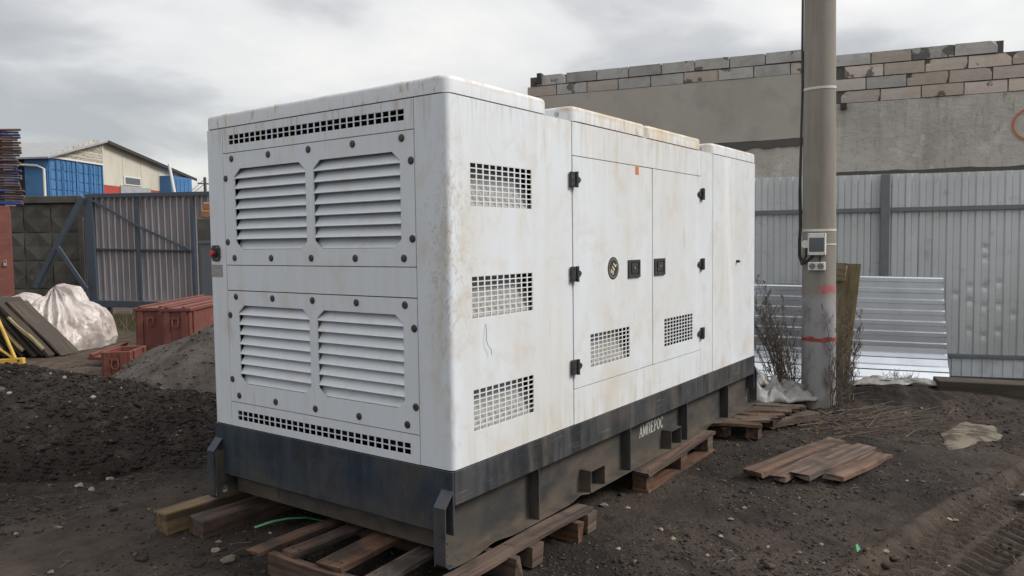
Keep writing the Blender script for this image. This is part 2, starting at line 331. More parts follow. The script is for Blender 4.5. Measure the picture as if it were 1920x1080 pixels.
def link(name, me, m=None, parent=None, loc=(0, 0, 0), rot=(0, 0, 0), bevel=0, solid=0, seg=2, kind=None, label=None):
    o = bpy.data.objects.new(name, me); col.objects.link(o)
    if m and not me.materials: me.materials.append(m)
    if parent: o.parent = parent
    o.location = loc; o.rotation_euler = rot
    if solid:
        q = o.modifiers.new('solid', 'SOLIDIFY'); q.thickness = solid; q.offset = 0
    if bevel:
        q = o.modifiers.new('bevel', 'BEVEL'); q.width = bevel; q.segments = seg; q.limit_method = 'ANGLE'; q.angle_limit = R(40); q.harden_normals = False
    if kind: o['kind'] = kind
    if label: o['label'] = label
    return o
def part(name, mb, m, parent, loc=(0, 0, 0), rot=(0, 0, 0), bevel=0, solid=0, smooth=None, seg=2, kind=None, label=None, fix=True):
    return link(name, mb.mesh(name, smooth, fix), m, parent, loc, rot, bevel, solid, seg, kind, label)
def tag(o, label, cat, group=None):
    o['label'] = label; o['category'] = cat
    if group: o['group'] = group
    return o
def thing(name, label, cat, loc=(0, 0, 0), rz=0, group=None, rot=None):
    o = bpy.data.objects.new(name, None); col.objects.link(o); o.location = loc
    o.rotation_euler = rot if rot is not None else (0, 0, rz); o.empty_display_size = .1
    return tag(o, label, cat, group)
def copy_tree(o, parent=None):
    c = o.copy(); col.objects.link(c); c.parent = parent
    for ch in o.children: copy_tree(ch, c)
    return c

def panel(mb, us, vs, holes, w0, w1, fn):
    """plate with rectangular holes; us/vs outer (lo,hi); holes (u0,u1,v0,v1); fn(u,v,w)"""
    U = sorted({round(a, 5) for a in us} | {round(h[i], 5) for h in holes for i in (0, 1)})
    V = sorted({round(a, 5) for a in vs} | {round(h[i], 5) for h in holes for i in (2, 3)})
    nu, nv = len(U), len(V); H = np.zeros((nu-1, nv-1), bool)
    for h in holes:
        a, b, c, d = [round(t, 5) for t in h]; H[U.index(a):U.index(b), V.index(c):V.index(d)] = True
    idx = {}; vl = []; fl = []
    def g(i, j, k):
        if (i, j, k) not in idx:
            idx[(i, j, k)] = len(vl); vl.append(fn(U[i], V[j], w0 if k == 0 else w1))
        return idx[(i, j, k)]
    full = lambda i, j: 0 <= i < nu-1 and 0 <= j < nv-1 and not H[i, j]
    for i in range(nu-1):
        for j in range(nv-1):
            if H[i, j]: continue
            for k in (0, 1): fl.append((g(i, j, k), g(i+1, j, k), g(i+1, j+1, k), g(i, j+1, k)))
            for di, dj, e1, e2 in ((-1, 0, (i, j), (i, j+1)), (1, 0, (i+1, j), (i+1, j+1)), (0, -1, (i, j), (i+1, j)), (0, 1, (i, j+1), (i+1, j+1))):
                if not full(i+di, j+dj): fl.append((g(*e1, 0), g(*e2, 0), g(*e2, 1), g(*e1, 1)))
    mb.add(vl, fl); return mb
def grid_holes(u0, u1, v0, v1, nu, nv, bu, bv):
    cu, cv = (u1-u0)/nu, (v1-v0)/nv
    return [(u0+i*cu+bu/2, u0+(i+1)*cu-bu/2, v0+j*cv+bv/2, v0+(j+1)*cv-bv/2) for i in range(nu) for j in range(nv)]
def board_mesh(L, W, T, seed, name='board', warp=.006, chip=.008):
    """a rough-sawn board along X, origin at its middle underside"""
    rr = random.Random(seed); n = 9; mb = MB(); vs = []
    for i in range(n):
        x = -L/2+L*i/(n-1); q = math.sin(i*.7+seed)*warp
        e_ = chip if i in (0, n-1) else chip*.4
        for (yy, zz) in ((-W/2, 0), (W/2, 0), (W/2, T), (-W/2, T)):
            vs.append((x+(rr.uniform(-e_, e_)*2 if i in (0, n-1) else 0), yy+rr.uniform(-e_, e_)*.6, zz+q+rr.uniform(-1, 1)*e_*.25))
    fs = [(0, 1, 2, 3), (4*n-1, 4*n-2, 4*n-3, 4*n-4)]+[(4*i+j, 4*i+(j+1) % 4, 4*i+4+(j+1) % 4, 4*i+4+j) for i in range(n-1) for j in range(4)]
    mb.add(vs, fs); return mb.mesh(name)

# ------------------------------------------------------------------ ground
def smooth01(t): t = np.clip(t, 0, 1); return t*t*(3-2*t)
TA, TB = np.array([.9, -1.62]), np.array([4.6, -2.52])      # tyre track centre line
def ground_h(x, y, fine=True):
    x = np.asarray(x, float); y = np.asarray(y, float)
    h = .022*fbm(x*.8, y*.8, 0, 3, 3)
    for (cx, cy, rx, ry, a) in ((5.75, -.75, .85, .7, .10), (6.35, -1.6, .8, .7, .12), (5.2, .6, .5, .4, .06), (3.3, -2.7, .9, .5, -.02), (5.6, -2.6, .6, .5, .05)):
        h = h+a*np.exp(-((x-cx)/rx)**2-((y-cy)/ry)**2)
    und = smooth01((x+.35)/.4)*smooth01((4.9-x)/.4)*smooth01((y+.5)/.4)*smooth01((2.5-y)/.4)   # trodden flat under the set
    h = h*(1-und)
    if fine:
        f1 = fbm(x*4.5, y*4.5, 0, 4, 21, .6); f2 = fbm(x*15, y*15, 0, 3, 31, .65)
        rough = .55+.45*smooth01(fbm(x*.6, y*.6, 0, 2, 55)*1.5+.5)
        f0 = fbm(x*1.7, y*1.7, 0, 3, 17, .6)
        h = h+(.022*f0+.030*f1+.022*np.abs(f2)-.006)*rough*(1-.5*und)
        d = (TB-TA)/np.linalg.norm(TB-TA); px, py = x-TA[0], y-TA[1]
        s_ = px*d[0]+py*d[1]; t_ = -px*d[1]+py*d[0]+.02*np.sin(s_*3)
        m = smooth01((.25-np.abs(t_))/.05)*smooth01((s_)/.3)*smooth01((3.3-s_)/.5)
        lug = np.sin(2*math.pi*(s_/.095+np.abs(t_)*5.5))*smooth01((np.abs(t_)-.02)/.03)
        h = h*(1-.8*m)+m*(-.038+.019*np.clip(lug*1.9, -1, 1))+.030*np.exp(-((np.abs(t_)-.285)/.04)**2)*smooth01(s_/.3)*smooth01((3.3-s_)/.5)
    return h
def gz(x, y): return float(ground_h(np.array([x]), np.array([y]), False)[0])
def axis_steps(lo, flo, fhi, hi, st):
    a = list(np.arange(flo, fhi, st)); s_ = st; p = flo; L = []
    while p > lo: s_ *= 1.18; p -= s_; L.append(p)
    b = []; s_ = st; p = a[-1]
    while p < hi: s_ *= 1.18; p += s_; b.append(p)
    return np.array(L[::-1]+a+b)
def grid_mesh(name, X, Y, Z):
    nx, ny = X.shape; me = bpy.data.meshes.new(name)
    co = np.stack([X, Y, Z], -1).reshape(-1, 3)
    i = np.arange(nx*ny).reshape(nx, ny)
    q = np.stack([i[:-1, :-1], i[1:, :-1], i[1:, 1:], i[:-1, 1:]], -1).reshape(-1, 4)
    return np_mesh(me, co, q)
def np_mesh(me, co, q):
    k = q.shape[1]
    me.vertices.add(len(co)); me.vertices.foreach_set('co', co.astype(np.float32).ravel())
    me.loops.add(q.size); me.loops.foreach_set('vertex_index', q.astype(np.int32).ravel())
    me.polygons.add(len(q)); me.polygons.foreach_set('loop_start', np.arange(0, q.size, k, dtype=np.int32))
    me.polygons.foreach_set('loop_total', np.full(len(q), k, np.int32)); me.update(calc_edges=True); me.validate(); return me
xs = axis_steps(-400, -1.7, 6.8, 700, .022); ys = axis_steps(-500, -3.0, 6.0, 700, .022)
X, Y = np.meshgrid(xs, ys, indexing='ij')
g = grid_mesh('ground', X, Y, ground_h(X, Y)); g.shade_smooth()
def packed(x, y):
    d = (TB-TA)/np.linalg.norm(TB-TA); px, py = x-TA[0], y-TA[1]; s_ = px*d[0]+py*d[1]; t_ = -px*d[1]+py*d[0]
    n_ = fbm(x*1.6, y*1.6, 0, 4, 81)
    tr = smooth01((.42-np.abs(t_)+.1*n_)/.14)*smooth01(s_/.3)*.5
    back = smooth01((y-4.6+.8*n_)/1.6)*smooth01((60-y)/20); left = smooth01((.3-x+.6*n_)/.9)*smooth01((y-.9+.5*n_)/1.)*smooth01((3.4-y+.8*n_)/.8)*.6
    patch = smooth01((fbm(x*.9, y*.9, 0, 4, 83)-.12)/.25)*.35
    return np.clip(np.maximum.reduce([tr, back, left, patch]), 0, 1)
pa = g.attributes.new('packed', 'FLOAT', 'POINT'); pa.data.foreach_set('value', packed(X, Y).astype(np.float32).ravel())
link('ground', g, M['soil'], kind='structure')

# ------------------------------------------------------------------ soil heaps
def FR(lat, D): v = CO+r0*lat+Vector((math.cos(YAW), math.sin(YAW), 0))*D; return v.x, v.y
def heap(name, lat, D, ra, rb, ht, m, label, seed, cat, pw=1.0, st=.03, amp=1., angle=None, tilt=0):
    cx, cy = FR(lat, D); ang = YAW-math.pi/2 if angle is None else angle
    A = np.arange(-ra*1.05, ra*1.05, st); B = np.arange(-rb*1.05, rb*1.05, st); A, B = np.meshgrid(A, B, indexing='ij')
    wx = cx+A*math.cos(ang)-B*math.sin(ang); wy = cy+A*math.sin(ang)+B*math.cos(ang)
    d = np.sqrt((A/ra)**2+(B/rb)**2)+.10*fbm(wx*1.1, wy*1.1, 0, 3, seed)
    z = ht*np.clip(1-d, 0, 1)**pw*1.0*(1+tilt*A/ra)
    z = z+np.where(d < 1, 1, 0)*np.clip((1-d)*5, 0, 1)*amp*(.085*fbm(wx*2.6, wy*2.6, 0, 4, seed+5)+.030*np.abs(fbm(wx*9, wy*9, 0, 4, seed+9, .65)))
    z = np.where(d < 1, z+.0, -.12)+ground_h(wx, wy, False)-.012
    me = grid_mesh(name, wx-cx, wy-cy, z); me.shade_smooth()
    o = link(name, me, m, loc=(cx, cy, 0)); tag(o, label, cat)
    return lambda x, y: ht*max(0, 1-math.hypot(((x-cx)*math.cos(ang)+(y-cy)*math.sin(ang))/ra, (-(x-cx)*math.sin(ang)+(y-cy)*math.cos(ang))/rb))**pw
h_dark = heap('soil_heap', -4.55, 6.75, 2.9, 1.45, .64, M['heapd'], 'long low heap of black crumbly soil in front of the grey ash heap', 71, 'soil heap', .75, .03)
h_grey = heap('ash_heap', -2.40, 8.5, 2.30, 1.75, 1.16, M['heapg'], 'smooth grey-brown heap leaning against the red chests beside the white generator', 91, 'heap', .78, .035)

# ------------------------------------------------------------------ scattered clods and pebbles (stuff)
def scatter(name, m, n, smin, smax, region, hfun, seed, flat=.6, pw=2.4):
    rr = np.random.default_rng(seed)
    ico = bmesh.new(); bmesh.ops.create_icosphere(ico, subdivisions=1, radius=1)
    iv = np.array([v.co for v in ico.verts]); it = np.array([[v.index for v in f.verts] for f in ico.faces]); ico.free()
    pts = region(rr, n); n = len(pts); size = smin*(1-rr.random(n)*(1-(smin/smax)**pw))**(-1/pw)
    jit = 1+.62*(rr.random((n, len(iv), 1))-.5)*2
    V = iv[None]*jit*size[:, None, None]*np.array([1, 1, flat])*(1+1.1*(rr.random((n, 1, 3))-.5))
    a = rr.random(n)*6.283; ca, sa = np.cos(a), np.sin(a)
    x = V[..., 0]*ca[:, None]-V[..., 1]*sa[:, None]; y = V[..., 0]*sa[:, None]+V[..., 1]*ca[:, None]
    V = np.stack([x+pts[:, None, 0], y+pts[:, None, 1], V[..., 2]+(hfun(pts[:, 0], pts[:, 1])+size*.18)[:, None]], -1).reshape(-1, 3)
    F = (it[None]+(np.arange(n)*len(iv))[:, None, None]).reshape(-1, 3)
    me = np_mesh(bpy.data.meshes.new(name), V, F); link(name, me, m, kind='stuff')
def near_region(rr, n):
    # density falls with distance from the standing viewer, as the eye resolves them
    D = 1.9+rr.random(n)**1.6*9; lat = (rr.random(n)*2-1)*(D*.72+.3)
    c, s_ = math.cos(YAW), math.sin(YAW); x = CO.x+c*D+s_*lat; y = CO.y+s_*D-c*lat
    cl = fbm(x*1.3, y*1.3, 0, 3, 41); k = (rr.random(n) < .45+1.0*cl) & ~((x > .1) & (x < 4.2) & (y > .15) & (y < 1.8) & (rr.random(n) < .7))
    return np.stack([x, y], 1)[k]
hg = lambda x, y: ground_h(x, y)
scatter('soil_clods', M['clod'], 60000, .005, .030, near_region, hg, 5, .45, 2.9)
scatter('pebbles', M['pebble'], 5200, .004, .020, near_region, hg, 6)
def heap_scatter(name, hobj, n, smin, smax, seed, m):
    o = bpy.data.objects[hobj]; me = o.data; k = len(me.vertices); co = np.empty(k*3, np.float32); me.vertices.foreach_get('co', co); co = co.reshape(-1, 3)
    ok = np.where(co[:, 2] > .02)[0]
    rr = np.random.default_rng(seed); pick = rr.choice(ok, n); P = co[pick]+np.array(o.location)
    z = P[:, 2]
    scatter(name, m, n, smin, smax, lambda r_, n_: P[:, :2], lambda x, y: z, seed+1, .7)
heap_scatter('heap_clods', 'soil_heap', 15000, .006, .030, 61, M['heapd'])
scatter('pale_chips', M['stone'], 900, .004, .013, near_region, hg, 16, .5)
heap_scatter('heap_pebbles', 'soil_heap', 900, .006, .028, 63, M['pebble'])
heap_scatter('ash_lumps', 'ash_heap', 2200, .008, .05, 65, M['heapg'])

# ==================================================================== THE GENERATOR
L_, W_ = 4.306, 1.883; Z0, Z1, ZR = .600, 2.350, 2.437
gen = thing('generator_set', 'big white weather-stained diesel generator in a louvred canopy on a dark steel skid', 'generator')
END = lambda u, v, w_: (-w_, u, v)       # end face: u = y, v = z, w = outwards
SID = lambda u, v, w_: (u, -w_, v)       # side face: u = x, v = z
g_ = .0022                                # half gap
T = .010
core = MB().box(.17, L_-.05, .17, W_-.05, Z0+.01, Z1-.03); part('dark_core', core, M['inner'], gen)  # near-black core added so seams and vent holes show interior shade
skin = MB()                               # dark strips added behind the seams, standing in for gap shade (not behind vents)
for u0_, u1_ in ((.84, 1.14), (1.91, 2.19), (2.97, 3.30)): skin.box(u0_, u1_, .018, .03, Z0, Z1-.006)
for v0_, v1_ in ((Z0+.19, Z0+.23), (Z0+1.535, Z0+1.575)): skin.box(1.14, 1.91, .018, .029, v0_, v1_); skin.box(2.19, 2.97, .018, .029, v0_, v1_)
for v0_, v1_ in ((Z0+.125, Z0+.165), (Z0+.785, Z0+.83), (Z0+.93, Z0+.975), (Z0+1.585, Z0+1.622)): skin.box(.018, .029, .23, 1.69, v0_, v1_)
for u0_, u1_ in ((.18, .225), (1.69, 1.735)): skin.box(.018, .03, u0_, u1_, Z0, Z1-.006)
part('seam_shade', skin, M['seam'], gen)
# --- front section side panel with its rounded corner and three vent openings
G0, G1 = .159, .682
grs = [(Z0+1.238, Z0+1.447), (Z0+.702, Z0+.906), (Z0+.155, Z0+.360)]
rc = .030
mb = MB(); panel(mb, (rc, .849-g_), (Z0+.003, Z1-g_), [(G0, G1, a, b) for a, b in grs], 0, -T, SID)
arc = [(rc-rc*math.cos(t), rc-rc*math.sin(t)) for t in [math.pi/2*i/10 for i in range(10, -1, -1)]]
outer = [(p[0], p[1]) for p in arc]+[(0, .203-g_)]; inner = [(T, .203-g_)]+[(rc-(rc-T)*math.cos(t), rc-(rc-T)*math.sin(t)) for t in [math.pi/2*i/10 for i in range(0, 11)]]
mb.prism(outer+inner, Z0+.003, Z1-g_, lambda p, t: (p[0], p[1], t))
part('side_panel', mb, M['white'], gen, smooth=35, label='front side panel with rounded corner, brown scuffs and three vent grilles')
def grille(u0, u1, v0, v1, nu, nv, fn, bu, bv, parent=gen, m=M['white']):
    mb = MB(); panel(mb, (u0, u1), (v0, v1), grid_holes(u0, u1, v0, v1, nu, nv, bu, bv), -.0005, -.004, fn)
    o = part('vent_grille', mb, m, parent); return o
for a, b in grs:
    grille(G0, G1, a, b, 10, 8, SID, .010, .0055)
    bf = MB().prism([(.012, a-.03), (.13, b+.02), (.135, b+.02), (.017, a-.03)], G0-.03, G1+.03, lambda p, t: (t, p[0], p[1]))
    part('vent_baffle_backing', bf, M['baffle'], gen)
# --- post between, header, sill, centre post, rear post, rear panel
def plate(name, fn, u0, u1, v0, v1, off=0., m='white', holes=(), bev=.0015, label=None, parent=gen):
    mb = MB(); panel(mb, (u0+g_, u1-g_), (v0+g_, v1-g_), list(holes), off, off-T, fn)
    return part(name, mb, M[m], parent, bevel=0 if holes else bev, label=label)
plate('side_post', SID, .849, 1.094, Z0, Z1, -.003)
plate('side_header', SID, 1.094, 3.010, Z0+1.556, Z1)
plate('side_sill', SID, 1.094, 3.010, Z0, Z0+.210)
plate('centre_post', SID, 1.949, 2.146, Z0+.210, Z0+1.556, -.001)
plate('side_post', SID, 3.010, 3.259, Z0, Z1, -.001)
mb = MB(); panel(mb, (3.259+g_, L_-.03), (Z0+.003, Z1-g_), [], 0, -T, SID)
ra = .03; oc = [(L_-ra+ra*math.sin(t), ra-ra*math.cos(t)) for t in [math.pi/2*i/8 for i in range(9)]]
mb.prism(oc+[(L_, .3), (L_-T, .3)]+[(L_-ra+(ra-T)*math.sin(t), ra-(ra-T)*math.cos(t)) for t in [math.pi/2*i/8 for i in range(8, -1, -1)]], Z0+.003, Z1-g_, lambda p, t: (p[0], p[1], t))
part('side_panel', mb, M['white'], gen, smooth=35, label='clean rear side panel with a small black knob')
# --- doors
def door(u0, u1, gu0, gu1, gv0, gv1, nu, nv, lx, hx, hd, label, dark):
    mb = MB(); v0, v1 = Z0+.210, Z0+1.556
    panel(mb, (u0+g_, u1-g_), (v0+g_, v1-g_), [(gu0, gu1, gv0, gv1)], .0015, -T, SID)
    d = part('door', mb, M['white'], gen, label=label)
    mb = MB(); panel(mb, (gu0, gu1), (gv0, gv1), grid_holes(gu0, gu1, gv0, gv1, nu, nv, .010, .0055), .001, -.003, SID)
    part('vent_grille', mb, M['white'], d)
    bf = MB().prism([(.014, gv0-.03), (.13, gv1+.02), (.135, gv1+.02), (.019, gv0-.03)], gu0-.03, gu1+.03, lambda p, t: (t, p[0], p[1]))
    if not dark: part('vent_baffle_backing', bf, M['baffle'], d)
    else: part('vent_baffle_backing', MB().box(gu0-.03, gu1+.03, .14, .145, gv0-.03, gv1+.03), M['wood'], d)
    # latch: shallow dish, paddle and lock barrel
    cx, cz = lx, 1.484; lm = MB()
    panel(lm, (cx-.083, cx+.083), (cz-.058, cz+.058), [(cx-.060, cx+.064, cz-.036, cz+.040)], .012, .0, SID)
    lm.box(cx-.062, cx+.066, -.004, -.0018, cz-.038, cz+.042); la = part('latch', lm, M['black'], d, bevel=.003)
    part('latch_paddle', MB().box(cx-.035, cx+.055, -.010, -.0042, cz-.032, cz+.034), M['black'], d, bevel=.003)
    part('lock_barrel', MB().cyl((cx, -.0102, cz+.004), (0, -1, 0), .009, .004, 12), M['steel'], d)
    for hz in (.942, 1.480, 2.019):
        hm = MB().box(hx-.036, hx+.016, -.020, -.003, hz-.043, hz+.043) if hd > 0 else MB().box(hx-.016, hx+.036, -.020, -.003, hz-.043, hz+.043)
        hm.cyl((hx+hd*.012, -.024, hz-.045), (0, 0, 1), .010, .09, 12)
        tg = [(hx+hd*.018, hz-.028), (hx+hd*.018, hz+.028), (hx+hd*.060, hz+.017), (hx+hd*.078, hz+.002), (hx+hd*.060, hz-.017)]
        hm.prism(tg, -.0022, -.015, lambda p, t: (p[0], t, p[1]))
        for dz in (-.030, 0, .030): hm.cyl((hx-hd*.018, -.0202, hz+dz), (0, -1, 0), .005, .003, 8)
        part('hinge', hm, M['black'], d, bevel=.0015)
    return d
dl = door(1.094, 1.949, 1.283, 1.800, Z0+.309, Z0+.512, 10, 8, 1.856, 1.094, 1, 'left side door with round black badge and three black hinges', False)
dr = door(2.146, 3.010, 2.330, 2.846, Z0+.311, Z0+.512, 10, 8, 2.248, 3.010, -1, 'right side door with dark grille', True)
# badge with letters
bc = (1.575, 1.497); part('badge', MB().cyl((bc[0], -.0018, bc[1]), (0, -1, 0), .070, .0022, 40), M['black'], dl)
tk = MB()
for i in range(44):
    a = 2*math.pi*i/44; ca, sa = math.cos(a), math.sin(a)
    q = [(bc[0]+ca*r_-sa*w_, bc[1]+sa*r_+ca*w_) for r_, w_ in ((.052, -.0013), (.062, -.0013), (.062, .0013), (.052, .0013))]
    tk.prism(q, -.0042, -.0048, lambda p, t: (p[0], t, p[1]))
part('badge_ring', tk, M['greyprint'], dl)
def strokes(mb, segs, th, place, t0, t1):
    for (x0, y0, x1, y1, *q) in segs:
        w_ = q[0] if q else th; d = Vector((x1-x0, y1-y0)); d.normalize(); n = Vector((-d.y, d.x))*w_/2
        mb.prism([place(x0+n.x, y0+n.y), place(x1+n.x, y1+n.y), place(x1-n.x, y1-n.y), place(x0-n.x, y0-n.y)], t0, t1, lambda p, t: (p[0], t, p[1]))
def arcseg(cx, cy, rx, ry, a0, a1, n, wf):
    P = [(cx+rx*math.cos(R(a0+(a1-a0)*i/n)), cy+ry*math.sin(R(a0+(a1-a0)*i/n)), a0+(a1-a0)*i/n) for i in range(n+1)]
    return [(P[i][0], P[i][1], P[i+1][0], P[i+1][1], wf(P[i][2])) for i in range(n)]
lt = MB(); an = R(52); sc = .036
def bplace(ox): return lambda x, y: (bc[0]+((x+ox)*math.cos(an)-(y-.5)*math.sin(an))*sc, bc[1]+((x+ox)*math.sin(an)+(y-.5)*math.cos(an))*sc)
wf = lambda a: .24
strokes(lt, arcseg(.3, .74, .26, .22, 20, 260, 8, wf)+arcseg(.3, .26, .28, .24, 90, -160, 8, wf), .24, bplace(-1.1), -.0042, -.0050)
strokes(lt, [(.1, -.02, .1, 1.02)], .24, bplace(-.15), -.0042, -.0050)
strokes(lt, [(.1, -.02, .1, 1.02), (.2, .1, .55, .1)], .22, bplace(.55), -.0042, -.0050)
part('badge_lettering', lt, M['creamprint'], dl)
part('sticker', MB().box(1.885, 1.935, -.0022, -.0016, 2.098, 2.152), M['orange'], dl)
part('door_knob', MB().cyl((3.81, -.001, 1.479), (0, -1, 0), .014, .03, 12, .010), M['black'], gen, bevel=.002)
# --- end face
yl, yr = 1.712, .203
gy0, gy1 = .262, 1.655
for v0, v1, a, b in ((Z0+1.603, Z1, Z0+1.648, Z0+1.706), (Z0, Z0+.146, Z0+.040, Z0+.100)):
    e_ = plate('end_strip', END, yr, yl, v0, v1, 0, holes=[(gy0, gy1, a, b)])
    mb = MB(); panel(mb, (gy0, gy1), (a, b), grid_holes(gy0, gy1, a, b, 28, 2, .009, .005), -.0005, -.004, END); part('vent_grille', mb, M['white'], e_)
plate('end_band', END, yr, yl, Z0+.806, Z0+.954, 0)
mb = MB(); panel(mb, (yl+g_, W_-.03), (Z0+.003, Z1-g_), [], 0, -T, END)
oc = [(ra-ra*math.cos(t), W_-ra+ra*math.sin(t)) for t in [math.pi/2*i/8 for i in range(9)]]
mb.prism(oc+[(.3, W_), (.3, W_-T)]+[(ra-(ra-T)*math.cos(t), W_-ra+(ra-T)*math.sin(t)) for t in [math.pi/2*i/8 for i in range(8, -1, -1)]], Z0+.003, Z1-g_, lambda p, t: (p[0], p[1], t))
ep = part('end_post', mb, M['white'], gen, smooth=35)
# far side and back, plain
part('side_panel', MB().box(.303, L_-.303, W_-T, W_, Z0+.003, Z1-g_), M['white'], gen, label='plain far side panel')
part('end_panel', MB().box(L_-T, L_, .303, W_-.303, Z0+.003, Z1-g_), M['white'], gen, label='plain rear end panel')
part('side_panel', MB().box(L_-.302, L_, W_-T, W_, Z0+.003, Z1-g_).box(L_-T, L_, W_-.302, W_-T-.001, Z0+.003, Z1-g_), M['white'], gen, label='far rear corner panel')
# louvre panels
def louvre_panel(v0, v1, o0, o1, bolts):
    ops = [(.297, .922), (.985, 1.608)]; ch = .052; mb = MB()
    panel(mb, (yr+g_, yl-g_), (v0+g_, v1-g_), [(a, b, o0, o1) for a, b in ops], .001, -.006, END)
    for a, b in ops:
        for (cy_, sy) in ((a, 1), (b, -1)):
            for (cz_, sz) in ((o0, 1), (o1, -1)):
                k = .8
                mb.prism([(cy_, cz_), (cy_+sy*ch, cz_), (cy_, cz_+sz*ch*k)], .001, -.006, lambda p, t: END(p[0], p[1], t))
    lp = part('louvre_panel', mb, M['white'], gen)
    n = 8; pit = (o1-o0)/n
    for a, b in ops:
        # slat profile (outwards, z): curls out to a lip at its lower edge
        for i in range(n):
            zb = o0+pit*i
            pf = [(-.050, zb+pit*1.40), (-.040, zb+pit*1.10), (-.026, zb+pit*.74), (-.012, zb+pit*.42), (-.003, zb+pit*.18), (.0035, zb+pit*.05),
                  (.001, zb+pit*.00), (-.008, zb+pit*.14), (-.017, zb+pit*.38), (-.030, zb+pit*.70), (-.045, zb+pit*1.08), (-.053, zb+pit*1.38)]
            ce = -.012 if i == 0 else .0
            if i == 0: pf = [(q[0]-.0115, q[1]) for q in pf]
            pf = [(q[0]-.0015, min(q[1], o1+.02)) for q in pf] if i == n-1 else pf
            sm = MB().prism(pf, a+.001+ce, b-.001-ce, lambda p, t: (-p[0], t, p[1]))
            part('louvre_slat', sm, M['white'], lp, smooth=50)
    part('vent_baffle_backing', MB().box(.058, .062, .25, 1.66, o0-.04, o1+.04), M['baffle'], lp)  # light sheet added behind the slats to keep their gaps from going black
    for (y, z) in bolts:
        part('bolt_cap', MB().cyl((-.001, y, z), (-1, 0, 0), .0185, .003, 20).cyl((-.004, y, z), (-1, 0, 0), .017, .003, 20, .012), M['black'], lp, smooth=30)
def bolts(v0, v1):
    b = []
    for k in range(5):
        y = .283+(1.629-.283)*k/4
        b += [(y, v1-.035), (y, v0+.042)]
    for z in (v0+.135, v1-.145): b += [(yr+.022, z), (yl-.022, z)]
    return b
louvre_panel(Z0+.954, Z0+1.603, Z0+1.045, Z0+1.508, bolts(Z0+.954, Z0+1.603))
louvre_panel(Z0+.146, Z0+.806, Z0+.262, Z0+.722, bolts(Z0+.146, Z0+.806))
# emergency stop and rating plate
em = part('stop_plate', MB().prism([(1.848, 1.60), (1.848, 1.652), (1.835, 1.672), (1.78, 1.672), (1.766, 1.652), (1.766, 1.60), (1.78, 1.578), (1.835, 1.578)], -.001, -.012, lambda p, t: (t, p[0], p[1])), M['black'], gen, bevel=.003)
part('stop_bezel', MB().cyl((-.0122, 1.807, 1.625), (-1, 0, 0), .026, .006, 24), M['seam'], em)
part('stop_button', MB().cyl((-.0184, 1.807, 1.625), (-1, 0, 0), .012, .014, 20).cyl((-.0325, 1.807, 1.625), (-1, 0, 0), .0165, .008, 20, .013), M['button'], em)
for yy in (1.835, 1.78):
    for zz in (1.592, 1.658): part('screw', MB().cyl((-.0121, yy, zz), (-1, 0, 0), .004, .002, 8), M['steel'], em)
part('rating_plate', MB().box(-.0022, -.0006, 1.752, 1.862, 1.484, 1.556), M['label_g'], gen)
# --- roof caps and deck
def cap(x0, x1, y0, y1, z0, z1, r_, label=None):
    n = 6; prof = [(0, 0)]+[(r_-r_*math.cos(math.pi/2*i/n), (z1-z0-r_)+r_*math.sin(math.pi/2*i/n)) for i in range(n+1)]
    mb = MB(); vs = []; rv = .05; k = 6
    for ins, h in prof:                     # rounded rectangle rings, inset as they rise
        rr_ = max(rv-ins*.6, .012)
        for cx, cy, a0 in ((x1-ins-rr_, y1-ins-rr_, 0), (x0+ins+rr_, y1-ins-rr_, 90), (x0+ins+rr_, y0+ins+rr_, 180), (x1-ins-rr_, y0+ins+rr_, 270)):
            for j in range(k+1):
                a = R(a0+90*j/k); vs.append((cx+rr_*math.cos(a), cy+rr_*math.sin(a), z0+h))
    m = 4*(k+1); fs = [(i*m+j, i*m+(j+1) % m, (i+1)*m+(j+1) % m, (i+1)*m+j) for i in range(len(prof)-1) for j in range(m)]
    fs += [tuple(range(m))[::-1], tuple(range((len(prof)-1)*m, len(prof)*m))]
    mb.add(vs, fs); return part('roof_cap', mb, M['roofw'], gen, smooth=40, label=label)
cap(.0, .849, -.0, W_, Z1+.004, ZR, .024, 'front roof cap with scuffed near corner')
cap(1.094, 2.05, -.002, W_, Z1+.004, ZR+.002, .02, 'rust-stained middle roof cap, front half')
cap(2.0525, 3.012, -.002, W_, Z1+.004, ZR+.002, .02, 'rust-stained middle roof cap, rear half')
cap(3.247, L_, -.0, W_, Z1+.004, ZR, .024, 'clean rear roof cap')
part('roof_deck', MB().box(.012, L_-.012, .012, W_-.012, Z1-.012, Z1-.002), M['roofw'], gen)
for xx in (1.094, 3.247):
    part('roof_bolt', MB().cyl((xx-.0002, .10, Z1+.048), (-1, 0, 0), .013, .010, 10), M['steel'], gen)
    part('roof_bracket', MB().box(xx-.10, xx-.004, .07, .12, Z1+.0, Z1+.012), M['roofw'], gen, bevel=.002)
